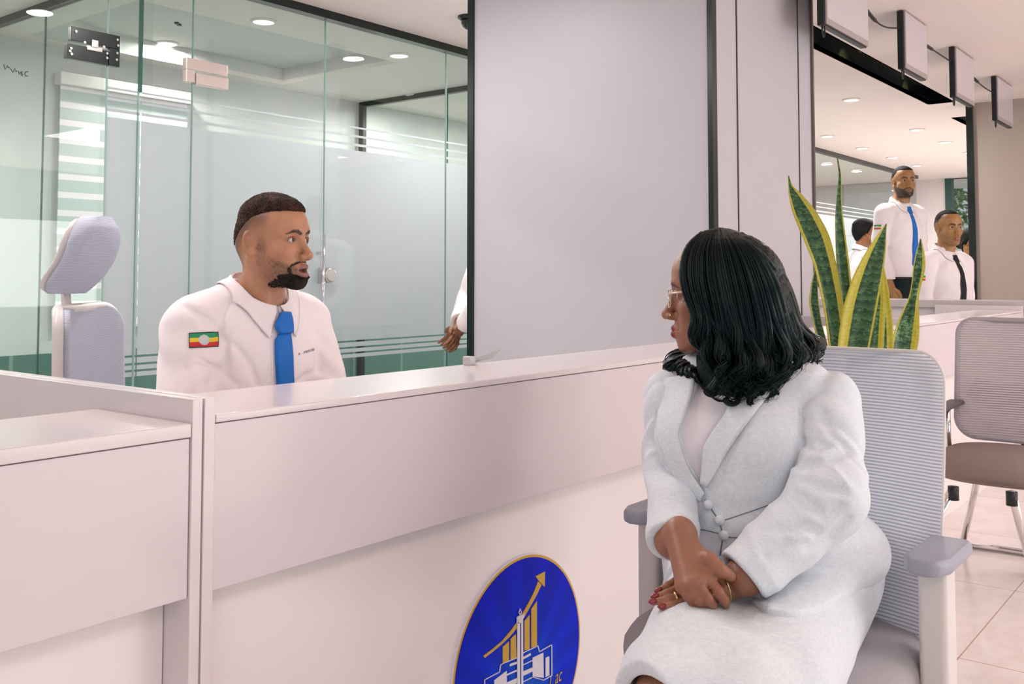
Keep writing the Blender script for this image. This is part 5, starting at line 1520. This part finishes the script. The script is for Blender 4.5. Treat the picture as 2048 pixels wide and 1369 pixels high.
def w_creased(P):
    d = w_sleeves(P)
    for pts, r in CREASE: d = smax(d, -(near(P, pts.mean(0), .10, lambda q: chain(q, pts, r + .0022, .002))), .011)
    return d
def w_jacket(P):
    t = w_torso(P); Q = WT.l(P)
    hole = np.maximum(poly2(Q[:, 0], Q[:, 2], VPOLY), .03 - Q[:, 1])
    t = smax(t, -hole, .003)
    t = smax(t, -cap(Q, (0, -.005, .98), (0, .02, 1.15), .058, .070), .004)
    d = smin(t, near(P, WT.w(0, .05, .8), .5, w_sleeves), .012)
    cl = np.abs(poly2(Q[:, 0], Q[:, 2], VPOLY)) * 0
    cut = hem_z(P) - P[:, 2]
    slv = w_creased(P); t = smin(smax(t, cut, .004), w_peplum(P), .010)
    return smin(t, slv, .004) + .0070 * np.exp(-((t - slv) / .0065) ** 2)
solid('jacket', w_jacket, (1.30, .44, .53), (1.98, 1.08, 1.06), .0030, M_LINEN, lady, None, 1)
def w_blouse(P):
    Q = WT.l(P); A = Q.copy(); A[:, 0] = np.abs(A[:, 0])
    d = ell(Q, (0, -.005, .855), (.153, .100, .130)); d = smin(d, ell(A, (.070, .074, .852), (.066, .058, .066)), .06)
    d = smin(d, ell(Q, (0, .02, .73), (.135, .118, .13)), .06)
    return smax(d, -cap(Q, (0, -.005, .95), (0, .02, 1.15), .058, .070), .004)
solid('blouse', w_blouse, (1.45, .58, .58), (1.90, 1.0, 1.02), .0036, M_BLOUSE, lady, None, 1)
patch_on(w_torso, [((1500, 745), (1562, 770)), ((1478, 785), (1540, 792)), ((1454, 824), (1513, 827)), ((1428, 858), (1490, 858)), ((1406, 893), (1464, 895)), ((1404, 932), (1438, 935)), ((1403, 966), (1416, 975))], 1.2, 2.2, .0055, .0022, 'lapel', M_LINEN, lady, 24, 8)
patch_on(w_torso, [((1330, 760), (1392, 752)), ((1324, 800), (1388, 786)), ((1319, 840), (1370, 838)), ((1318, 872), (1358, 868)), ((1331, 908), (1368, 908)), ((1350, 948), (1384, 945)), ((1380, 984), (1403, 972)), ((1404, 1002), (1411, 986))], 1.2, 2.2, .0055, .0022, 'lapel', M_LINEN, lady, 24, 8)
M_SEAM = cloth_mat('painted_seam_shade', srgb(120, 130, 138), .9)  # dark strips laid on the jacket paint the shade in its seams
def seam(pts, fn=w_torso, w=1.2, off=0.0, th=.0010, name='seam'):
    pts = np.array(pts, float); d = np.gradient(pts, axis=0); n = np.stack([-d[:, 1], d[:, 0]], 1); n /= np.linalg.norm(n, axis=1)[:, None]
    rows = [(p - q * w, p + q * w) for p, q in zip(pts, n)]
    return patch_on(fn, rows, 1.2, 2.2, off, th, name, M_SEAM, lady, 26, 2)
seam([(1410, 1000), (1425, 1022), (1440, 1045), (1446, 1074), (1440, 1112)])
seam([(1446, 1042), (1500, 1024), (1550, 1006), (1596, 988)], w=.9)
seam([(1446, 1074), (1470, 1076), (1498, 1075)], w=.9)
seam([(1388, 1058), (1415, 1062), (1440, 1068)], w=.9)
for px, py in ((1417, 1010), (1440, 1041), (1448, 1071)):
    p = onto(w_torso, [(px, py)], 1.2, 2.2)[0]; n = grad(w_torso, p[None], .004)[0]
    mb = MB(); mb.lathe([(.001, .0065), (.005, .0058), (.0085, .003), (.009, 0), (.0075, -.003)], (0, 0, 0), 20)
    u = np.cross(n, (0, 0, 1)); u /= np.linalg.norm(u); v = np.cross(n, u)
    mb.v = [tuple(p + u * a + v * b + n * (c + .001)) for a, b, c in mb.v]
    mb.build('button', M_LINEN, lady, smooth=True, world=True)
solid('skirt', w_skirt, (1.08, .36, .44), (2.02, 1.02, .78), .0032, M_LINEN, lady, None, 1)
for an in (AR, AL):
    f_ = WK.M[:, 1]
    solid('shoe', lambda P, an=an: smax(smin(cap(P, an + np.array([0, 0, -.05]) - f_ * .02, an + f_ * .16 + np.array([0, 0, -.072]), .036, .024), cap(P, an - f_ * .03 + np.array([0, 0, -.05]), an - f_ * .035 + np.array([0, 0, -.09]), .02, .012), .01), .003 - P[:, 2], .003),
          an - np.array([.25, .12, .1]), an + np.array([.12, .12, .03]), .005, mat('black_pump', srgb(24, 22, 24), .25), lady)

# ---- glasses and nose stud
gl = MB()
for s in (-1, 1):
    gl.tube([WH.w(s * .058, .092, .004), WH.w(s * .066, .085, .006), WH.w(s * .0735, .04, .010), WH.w(s * .0755, -.01, .006)], [.0022, .0022, .0018, .0015], 8)
    gl.tube([WH.w(s * .052, .094, .0045), WH.w(s * .058, .092, .004)], .0026, 8)
    gl.tube([WH.w(s * .009, .101, -.003), WH.w(s * .013, .098, -.012)], .0022, 8)
gl.tube([WH.w(-.010, .101, .002), WH.w(0, .1035, .004), WH.w(.010, .101, .002)], .0014, 8)
for s in (-1, 1):
    ring_ = []
    for k in range(26):
        a = 2 * math.pi * k / 25; c_, n_ = math.cos(a), math.sin(a); rr = (abs(c_) ** 3 + abs(n_) ** 3) ** (-1 / 3)
        x = .0315 + .0225 * rr * c_; ring_.append(WH.w(s * x, .1013 - .010 * ((x - .01) / .045) ** 2, -.006 + .0185 * rr * n_))
    gl.tube(ring_, .0011, 6, caps=False)
gz = gl.build('glasses', mat('cream_gold_metal', srgb(226, 208, 188), .2, metal=.6), lady, smooth=True, world=True)
le = MB(); NL = 22
for s in (-1, 1):
    vs = []
    for y in (0, .0016):
        for k in range(NL):
            a = 2 * math.pi * k / NL; c_, n_ = math.cos(a), math.sin(a); rr = (abs(c_) ** 3 + abs(n_) ** 3) ** (-1 / 3)
            x = .0315 + .0225 * rr * c_; z = -.006 + .0185 * rr * n_
            vs.append(WH.w(s * x, .1005 - .010 * ((x - .01) / .045) ** 2 + y, z))
    le.add(vs, [tuple(range(NL)), tuple(range(NL, 2 * NL))[::-1]] + [(k, (k + 1) % NL, NL + (k + 1) % NL, NL + k) for k in range(NL)])
lo = le.build('lens', glass_mat('lens_glass', (.97, .98, .98, 1), .22), gz, smooth=False)
lo.matrix_parent_inverse = Matrix.Translation(-lady.location)
mb = MB(); mb.lathe([(.0002, -.0024), (.0018, -.0016), (.0024, 0), (.0018, .0016), (.0002, .0024)], tuple(WH.w(-.0215, .0975, -.041)), 12); mb.build('nose_stud', M_GOLDM, lady, smooth=True, world=True)

# ---- hair: a full mass with many wavy locks over it
q = NT('black_hair'); v = q.coord(); mp = q.new('ShaderNodeMapping'); mp.inputs['Scale'].default_value = (1, 1, .10); q.link(v, mp.inputs[0])
n = q.noise(520, mp.outputs[0], 3, .6)
q.base(q.ramp(n, [(.35, srgb(2, 5, 6)), (.7, srgb(9, 20, 22))])); q.b.inputs['Roughness'].default_value = .22
q.b.inputs['Specular IOR Level'].default_value = .26; q.b.inputs['Specular Tint'].default_value = (.66, .92, .96, 1); q.bump(n, .4, .0025)
M_HAIR = q.m
def w_hair(P):
    Q = WH.l(P)
    d = ell(Q, (0, -.018, .036), (.083, .110, .095))
    d = smin(d, ell(Q, (0, -.080, -.055), (.086, .058, .115)), .05)
    d = smin(d, ell(Q, (-.066, -.016, -.085), (.026, .058, .105)), .04)
    d = smin(d, ell(Q, (.070, -.005, -.085), (.026, .060, .110)), .04)
    d = smin(d, ell(Q, (-.058, -.034, -.165), (.044, .066, .050)), .05)
    d = smin(d, ell(Q, (.060, .000, -.165), (.045, .055, .045)), .04)
    d = d + .0015 * np.sin(np.arctan2(Q[:, 0], Q[:, 1] + .02) * 70 + 3 * np.sin(Q[:, 2] * 40))
    # keep the face and throat free
    d = smin(d, ell(Q, (.042, .066, -.166), (.050, .050, .036)), .03)
    face = ell(Q, (0, .105, -.035), (.064, .078, .102))
    return smax(d, -face, .010)
solid('hair', w_hair, WH.o - np.array([.24, .24, .27]), WH.o + np.array([.24, .24, .17]), .0034, M_HAIR, lady, None, 1)
GUIDES = [  # (px, py, distance) from the parting to the curled tips
 [(1402, 466, 1.845), (1372, 492, 1.82), (1362, 540, 1.785), (1370, 590, 1.772), (1388, 632, 1.765), (1388, 672, 1.762), (1408, 704, 1.765), (1436, 738, 1.758), (1428, 776, 1.745), (1438, 806, 1.735), (1458, 806, 1.73)],
 [(1424, 460, 1.85), (1404, 500, 1.805), (1402, 560, 1.772), (1418, 620, 1.762), (1430, 668, 1.757), (1446, 706, 1.752), (1470, 740, 1.745), (1462, 780, 1.735), (1470, 808, 1.728), (1492, 806, 1.725)],
 [(1440, 458, 1.855), (1448, 505, 1.800), (1462, 570, 1.768), (1476, 630, 1.757), (1486, 680, 1.750), (1500, 722, 1.742), (1520, 756, 1.735), (1506, 792, 1.725), (1522, 816, 1.722), (1546, 806, 1.725)],
 [(1456, 460, 1.86), (1492, 505, 1.810), (1514, 570, 1.778), (1528, 630, 1.765), (1540, 684, 1.757), (1556, 724, 1.752), (1570, 752, 1.745), (1552, 786, 1.735), (1548, 808, 1.733), (1570, 802, 1.738)],
 [(1470, 464, 1.87), (1526, 510, 1.835), (1556, 572, 1.806), (1572, 630, 1.790), (1590, 678, 1.782), (1604, 716, 1.777), (1600, 748, 1.770), (1580, 768, 1.765), (1590, 786, 1.765), (1606, 772, 1.770)],
 [(1478, 468, 1.89), (1544, 524, 1.875), (1576, 585, 1.865), (1590, 632, 1.855), (1608, 668, 1.845), (1630, 690, 1.84), (1634, 706, 1.835), (1616, 728, 1.83), (1606, 748, 1.825), (1612, 760, 1.825)],
 [(1482, 466, 1.95), (1550, 520, 1.95), (1580, 582, 1.945), (1595, 632, 1.935), (1612, 668, 1.925), (1634, 690, 1.915), (1644, 704, 1.905), (1640, 716, 1.90), (1646, 724, 1.895)]]
def resample(g, n):
    g = np.array(g, float); k = np.linspace(0, len(g) - 1, n); o = np.stack([np.interp(k, np.arange(len(g)), g[:, c]) for c in range(3)], 1)
    for _ in range(4): o[1:-1] = (o[:-2] + 2 * o[1:-1] + o[2:]) / 4
    return o
NS = 44
GR = [resample(g, NS) for g in GUIDES]
for g in GR:                                    # the locks lie over the mass
    for _ in range(30):
        inn = w_hair(np.array([at(*p) for p in g])) < .002
        g[inn, 2] -= .003
    for _ in range(2): g[1:-1, 2] = (g[:-2, 2] + 2 * g[1:-1, 2] + g[2:, 2]) / 4
rng = np.random.RandomState(5)
hb = MB()
def lock(u, rad, jit, ph, fq, curl, dirn, sides=7, dt=0.0, amp=1.0, cut=1.0):
    u = min(max(u, 0), len(GR) - 1.001); i = int(u); f = u - i
    g = GR[i] * (1 - f) + GR[i + 1] * f
    t = np.linspace(0, 1, NS)
    env = sstep(.30, .62, t)
    wv = amp * (1.5 + 11.0 * env) * sstep(.12, .5, t)
    g = g.copy(); sq = 1 - .10 * (1 + math.sin(ph * 3)) * sstep(.5, 1, t)
    g[:, 1] = g[0, 1] + (g[:, 1] - g[0, 1]) * sq
    g[:, 0] += wv * np.sin(fq * t + ph) + jit * (rng.rand() - .5) * 2 * (.35 + t); g[:, 1] += jit * (rng.rand() - .5) * (.2 + t)
    g[:, 2] += dt + .012 * np.cos(fq * t + ph) * env
    c = np.clip((t - .80) / .20, 0, 1); a = c * 4.9 * curl
    g[:, 0] += dirn * (10 + 5 * curl) * (1 - np.cos(a)); g[:, 1] += (10 + 5 * curl) * (np.sin(a) - a * .55) ; g[:, 2] += -.006 * np.sin(a)
    m = max(6, int(NS * cut)); P = np.array([at(*q) for q in g[:m]])
    r = rad * (.5 + .5 * np.minimum(1, t * 5)) * (1 - sstep(.62 * cut, 1.01 * cut, t) * .90)
    hb.tube(list(P), list(r[:m]), sides)
for k in range(40):                             # clumps that wave together
    uc = (k + .5) / 40 * 5.95; ph = rng.rand() * 6.28; fq = 14 + 5 * rng.rand(); cu = .5 + .7 * rng.rand(); dn = 1 if rng.rand() > .35 else -1
    if uc > 4.7: cu *= .3; dn = -1
    lv = .008 * (k % 2)
    for q_ in range(6): lock(uc + (rng.rand() - .5) * .20, .0040 + .0026 * rng.rand(), 4, ph + (rng.rand() - .5) * .5, fq, cu, dn, 8, lv - .004 + .006 * rng.rand(), 1.0, .88 + .12 * rng.rand())
    for q_ in range(20): lock(uc + (rng.rand() - .5) * .24, .0008 + .0006 * rng.rand(), 6, ph + (rng.rand() - .5) * .8, fq, cu, dn, 4, lv - .0095 + .004 * rng.rand(), 1.05, .8 + .2 * rng.rand())
FAR = [[(1452, 690, 1.90), (1420, 712, 1.905), (1385, 716, 1.90), (1350, 722, 1.895), (1336, 738, 1.89), (1352, 750, 1.88), (1376, 742, 1.875)],
       [(1450, 672, 1.93), (1420, 690, 1.95), (1380, 700, 1.96), (1350, 702, 1.95), (1340, 722, 1.93), (1334, 742, 1.91), (1344, 750, 1.90)],
       [(1470, 712, 1.86), (1440, 740, 1.845), (1405, 745, 1.84), (1380, 744, 1.835), (1400, 762, 1.82), (1424, 772, 1.80), (1440, 760, 1.79)]]
FR = [resample(g, NS) for g in FAR]
GR_, GR = GR, [FR[1], FR[0], FR[2]]
for k in range(46): lock(rng.rand() * 1.98, .0045 + .0028 * rng.rand(), 5, rng.rand() * 6, 12, .3, 1, 8, -.016 + .004 * rng.rand(), .45, .85 + .15 * rng.rand())
for k in range(90): lock(rng.rand() * 1.98, .0010, 7, rng.rand() * 6, 12, .3, 1, 4, -.020, .6, .9)
GR = GR_
# loose curls with open loops at the ends
for (cx, cy, t_, r_, tn) in ((1600, 770, 1.765, 26, 1.3), (1540, 800, 1.722, 17, 1.5), (1465, 806, 1.722, 16, 1.5), (1585, 742, 1.765, 20, 1.2), (1510, 790, 1.720, 20, 1.4), (1424, 790, 1.735, 13, 1.3)):
    for k in range(9):
        a0 = rng.rand() * .5 + 2.6; rr = r_ * (.75 + .5 * rng.rand()); pts = []
        for s in np.linspace(0, 1, 22):
            a = a0 - s * tn * 5.2; q = rr * (1 - .35 * s)
            pts.append(at(cx + q * math.cos(a), cy - 10 + q * math.sin(a) * .9, t_ + .008 * s + .004 * k / 9))
        hb.tube(pts, [(.0032 if k < 5 else .0009) * (1 - .6 * s) for s in np.linspace(0, 1, 22)], 6)
hb.build('curls', M_HAIR, lady, smooth=True, world=True)
# ================================================================== STAFF STANDING FARTHER BACK
def local_sheet(fn, F, rows, name, m, parent, off, th, nu=14, nv=4, side=(0, 1, 0), colors=None):
    """cloth piece on fn, laid from the side given in the figure's own axes; rows of local (left, right) points"""
    rows = np.array(rows, float); G = []
    for k in np.linspace(0, len(rows) - 1, nu + 1):
        i = min(int(k), len(rows) - 2); f = k - i; l, r = rows[i] * (1 - f) + rows[i + 1] * f
        for j in range(nv + 1): G.append(F.w(l + (r - l) * j / nv))
    G = np.array(G); s = F.M @ np.array(side, float)
    P = trace(fn, G + s * .35, np.repeat(-s[None], len(G), 0), 0, .6); N = grad(fn, P, .008)
    return skin_sheet(name, (P + N * off).reshape(nu + 1, nv + 1, 3), th, m, parent, colors, None)
def staff(pos, yaw, head_yaw, eye_z, label, sc=1.0, tie=None, scarf=None, beard=.0, skin=(.40, .185, .07), hair='short', arms='side', short=False, gaze=0, flag=True, belly=0, head_pitch=0, bun=False):
    root = empty('person', (pos[0], pos[1], 0), 0, label, 'person', None)
    F = Frame((pos[0], pos[1], 0), yaw, 0, 0, 1.0); k = sc
    e = eye_z; sh = e - .215 * k; wa = e - .70 * k
    Hd = Frame(F.w(0, .035, e), head_yaw, head_pitch, 0, sc)
    nbk = Hd.l(F.w(0, .0, sh + .03 * k)[None])[0]
    hfn, lfn = make_head({'neck': tuple(nbk), 'neck_r': .056, 'open': 0, 'lid': .0052})
    skin = np.array(skin)
    sx = .175 * k
    if arms == 'side': J = [((s * sx, 0, sh - .02), (s * (sx + .035 * k), -.02, sh - .31 * k), (s * (sx + .01 * k), .07 * k, sh - .56 * k)) for s in (1, -1)]
    else: J = [((s * sx, 0, sh - .02), (s * (sx + .03 * k), -.10 * k, sh - .29 * k), (s * .035, -.19 * k, sh - .46 * k)) for s in (1, -1)]
    def arms_sdf(Q, r):
        d = None
        for a, b, c in J:
            x = chain(Q, [a, b, c], [z * k for z in r], .02); d = x if d is None else np.minimum(d, x)
        return d
    HND = []
    for s, (a, b, c) in zip((1, -1), J):
        c = np.array(c); dn = c - np.array(b); dn /= np.linalg.norm(dn)
        if arms != 'side': dn = np.array([-s * .75, -.25, -.45]); dn /= np.linalg.norm(dn)
        fw = np.array([0, 1., 0]) if arms == 'side' else np.array([0, -.35, .9]); fw = fw - dn * fw.dot(dn); fw /= np.linalg.norm(fw); nn = np.cross(dn, fw) * s
        mc = [c + dn * .085 * k + fw * (.030 - .020 * i) * k for i in range(4)]
        ch_ = [[m + (dn * .040 - nn * .006) * k, m + (dn * (.062 - .004 * i) - nn * .020) * k, m + (dn * (.076 - .006 * i) - nn * .036) * k] for i, m in enumerate(mc)]
        th_ = [c + (dn * .02 + fw * .02) * k, c + (dn * .05 + fw * .048) * k, c + (dn * .08 + fw * .055) * k, c + (dn * .10 + fw * .052) * k]
        HND.append((c, mc, ch_, th_))
    def core(P):
        Q = F.l(P)
        d = cap(Q, (0, 0.005, sh + .02), (0, .0, wa), .045 * k, .09 * k)
        d = smin(d, cap(Q, (-sx * .8, 0, sh - .01), (sx * .8, 0, sh - .01), .04 * k), .03)
        d = smin(d, arms_sdf(Q, (.040, .036, .026)), .03)
        for h in HND: d = smin(d, near(Q, h[1][1], .2, lambda q: finger_hand(q, *h, .026 * k, fr=.0086 * k)), .01)
        return d
    def body(P): return smin(near(P, Hd.o, .32, lambda q: hfn(Hd.l(q)) * sc), core(P), .02)
    def paint(V):
        c = np.tile(skin, (len(V), 1)); mk = np.linalg.norm(V - Hd.o, axis=1) < .2 * sc
        P = Hd.l(V[mk]); x, y, z = np.abs(P[:, 0]), P[:, 1], P[:, 2]
        cc = face_paint(P, skin, lfn(P), skin * np.array([.62, .50, .62]), .0046, (.02, .014, .01))
        if beard:
            b, rg, sd, cn = beard_masks(P); q_ = np.maximum(np.maximum(b * .95, rg), np.maximum(sd * .8, cn)) * sstep(-.0005, .002, lfn(P))
            cc = lerp(cc, np.array([.016, .012, .010]), np.clip(q_ * beard, 0, 1))
        zl = hair_line(y, .078, .050, -.03); hl = sstep(zl - .03, zl + .004, z) * sstep(.05, .03, y)
        cc = lerp(cc, np.array([.030, .020, .016]), hl * .75)
        c[mk] = cc
        return c
    lo = np.array([pos[0] - .42, pos[1] - .42, wa - .18]); hi = np.array([pos[0] + .42, pos[1] + .42, e + .16 * k])
    solid('body', body, lo, hi, .0034, M_SKIN, root, paint)
    eyes(root, Hd, gaze)
    def hr(P):
        Q = Hd.l(P); y, z = Q[:, 1], Q[:, 2]
        th = {'short': .008, 'cropped': .0062, 'full': .020}[hair]
        zl = {'short': hair_line(y, .078, .050, -.03), 'cropped': hair_line(y, .088, .052, -.02), 'full': hair_line(y, .078, .015, -.075)}[hair] - .020 * sstep(.058, .070, np.abs(Q[:, 0])) * (y > -.02)
        mk = sstep(zl - .004, zl + .010, z) * sstep(.115, .100, y)
        d = hfn(Q) - (th * (.55 + .45 * sstep(.05, .10, z)) * mk - .0032) + .0014 * wob(Q, 700)
        if bun: d = smin(d, ell(Q, (0, -.125, .01), (.045, .04, .045)), .02)
        return d
    solid('hair', hr, Hd.o - .2 * k, Hd.o + .2 * k, .0042, M_HAIR_D, root, None, 0)
    def top(P):
        Q = F.l(P); A = Q.copy(); A[:, 0] = np.abs(A[:, 0])
        d = ell(Q, (0, .012, sh - .16 * k), (.172 * k, (.118 + belly) * k, .19 * k))
        d = smin(d, ell(Q, (0, .012, wa + .10 * k), (.158 * k, (.118 + belly) * k, .22 * k)), .08)
        d = smin(d, cap(A, (.03, -.005, sh + .035 * k), (sx * .86, -.004, sh + .004), .040 * k, .055 * k), .05)
        d = smin(d, cap(Q, (0, .0, sh + .07), (0, .005, sh - .12), .066 * k, .095 * k), .02)
        s = arms_sdf(Q, (.066, .056, .046))
        if short: s = smax(s, (sh - .27 * k) - Q[:, 2], .004)
        else: s = smax(s, -arms_sdf(Q, (.0, .0, .0)) - 9, .001)
        d = smin(d, s, .015) + .0035 * wob(Q, 27) + .003 * np.sin((Q[:, 2] + Q[:, 0] * .8) * 42 + 2 * np.sin(Q[:, 1] * 30)) * np.exp(-((Q[:, 2] - sh + .25) / .2) ** 2)
        d = smax(d, wa - .02 - Q[:, 2], .01) if arms == 'side' else smax(d, wa - .04 - Q[:, 2], .01)
        cuts = None
        for a, b, c in J:                          # cuffs end above the hands
            ax = (np.array(c) - np.array(b)); L = np.linalg.norm(ax); ax /= L
            q = np.maximum((Q - np.array(c)) @ ax + .015, np.linalg.norm(Q - np.array(c), axis=1) - .14)
            cuts = q if cuts is None else np.minimum(cuts, q)
            if not short: d = smax(d, -np.maximum(-((Q - np.array(c)) @ ax + .012), np.linalg.norm(Q - np.array(c), axis=1) - .13), .004)
        return smax(d, -cap(Q, (0, .01, sh + .075), (0, .01, sh + .3), .056 * k, .064 * k), .004)
    solid('shirt', top, lo - [0, 0, .2], (hi[0], hi[1], sh + .14), .0060, M_SHIRT, root, None, 1)
    def legs(P):
        Q = F.l(P); A = Q.copy(); A[:, 0] = np.abs(A[:, 0])
        d = ell(Q, (0, .005, wa - .04), (.168 * k, .125 * k, .13 * k))
        return smax(smin(d, chain(A, [(.085 * k, 0, wa - .13), (.09 * k, .01, wa * .48), (.09 * k, -.01, .07)], [.088 * k, .068 * k, .055 * k], .03), .05), Q[:, 2] - wa, .004)
    solid('trousers', legs, (pos[0] - .3, pos[1] - .3, .02), (pos[0] + .3, pos[1] + .3, wa + .06), .009, M_TROUSER, root, None, 1)
    for s in (1, -1):
        solid('shoe', lambda P: smax(cap(F.l(P), (s * .09 * k, -.03, .045), (s * .095 * k, .16, .03), .042, .034), .003 - P[:, 2], .003), F.w(s * .09, .06, .05) - [.2, .2, .06], F.w(s * .09, .06, .05) + [.2, .2, .08], .008, M_BLACKP, root)
    collar(F, (0, .0), .062 * k, .064 * k, sh + .118 * k, .072 * k, top, M_SHIRT, root, .042 * k, .078 * k, .028 * k)
    if tie is not None:
        kz = sh + .030 * k
        local_sheet(top, F, [((-.018, 0, kz), (.018, 0, kz)), ((-.022, 0, kz - .03), (.022, 0, kz - .03)), ((-.014, 0, kz - .055), (.014, 0, kz - .055))], 'tie_knot', tie, root, .008, .006, 6, 4)
        local_sheet(top, F, [((-.015, 0, kz - .05), (.015, 0, kz - .05)), ((-.028, 0, kz - .25), (.028, 0, kz - .25)), ((-.034, 0, kz - .44), (.034, 0, kz - .44)), ((-.004, 0, kz - .485), (.004, 0, kz - .485))], 'tie_blade', tie, root, .004, .004, 16, 4)
    if scarf is not None:
        mb = MB(); pts = [F.w(.072 * k * math.sin(a), .01 + .075 * k * math.cos(a), sh + .065 * k - .05 * (1 + math.cos(a)) / 2 * k) for a in np.linspace(0, 2 * math.pi, 30)]
        mb.tube(pts, .024 * k, 10); mb.tube([F.w(0, .09, sh + .01), F.w(.02, .12, sh - .05), F.w(.03, .13, sh - .13)], [.03, .035, .02], 10, flat=.6)
        mb.build('neck_scarf', scarf, root, smooth=True, world=True)
    if flag:
        n_u, n_v = 12, 18; cs = []
        for i in range(n_u + 1):
            for j in range(n_v + 1):
                a, b = i / n_u, j / n_v; r_ = math.hypot((b - .5) * 1.9, a - .5)
                cs.append((.02, .02, .03) if a < .05 or a > .95 else (.56, .66, .74) if r_ < .27 else FLAGC[min(2, int(a * 2.999))])
        z0 = sh - .105 * k
        m = bpy.data.materials['patch_thread']
        local_sheet(top, F, [((.24, -.018, z0), (.24, .036, z0)), ((.24, -.018, z0 - .034), (.24, .036, z0 - .034))], 'flag_patch', m, root, .001, .002, n_u, n_v, (1, 0, 0), np.array(cs))
    b = MB(); ring = [F.w(.160 * k * math.cos(a), .005 + .118 * k * math.sin(a), wa - .015) for a in np.linspace(0, 2 * math.pi, 40)]
    b.tube(ring, .017, 8, flat=.0 + .25); b.build('belt', M_BLACKP, root, smooth=True, world=True)
    return root
M_HAIR_D = hair_mat('dark_hair', srgb(8, 11, 12), srgb(26, 23, 22), 220, .7)
M_BTIE = cloth_mat('black_tie', srgb(20, 26, 28), .6, 0, .04)
M_SCARF = cloth_mat('blue_scarf', srgb(22, 58, 140), .6, 0, .06)
def spot(px, py, t): p = at(px, py, t); return p
p = spot(1800, 366, 7.6); staff(p[:2], -116, -141, p[2], 'tall standing man with full beard and blue tie behind the cross counter', 1.05, M_TIE, None, .96, (.44, .215, .085), 'short', 'side', gaze=-12, head_pitch=4)
p = spot(1889, 457, 6.98); staff(p[:2], -116, -134, p[2], 'shorter man with close-cropped hair and black tie beside the tall bearded man', 1.06, M_BTIE, None, .25, (.45, .225, .085), 'cropped', 'side', gaze=-14, belly=.01)
p = spot(1941, 489, 8.95); staff(p[:2], -110, -118, p[2], 'woman with blue neck scarf partly hidden by the beige wall edge', 1.18, None, M_SCARF, 0, (.38, .17, .065), 'full', 'side', True, bun=True)
p = spot(1722, 467, 8.8); staff(p[:2], -44, -40, p[2], 'dark-haired person seen in profile behind the tall bearded man', 1.0, None, None, 0, (.30, .13, .06), 'full', 'side', flag=False)
p = spot(1612, 490, 8.0); staff(p[:2], -95, -100, p[2], 'person with blue scarf almost hidden behind the big pillar', 1.0, None, M_SCARF, 0, (.36, .16, .07), 'full', 'side', flag=False)
p = spot(986, 410, 5.25); staff(p[:2], -38, -30, p[2], 'person in white shirt, hands clasped behind back, hidden by the pillar frame', 1.0, None, None, 0, (.28, .125, .06), 'short', 'behind', flag=False)
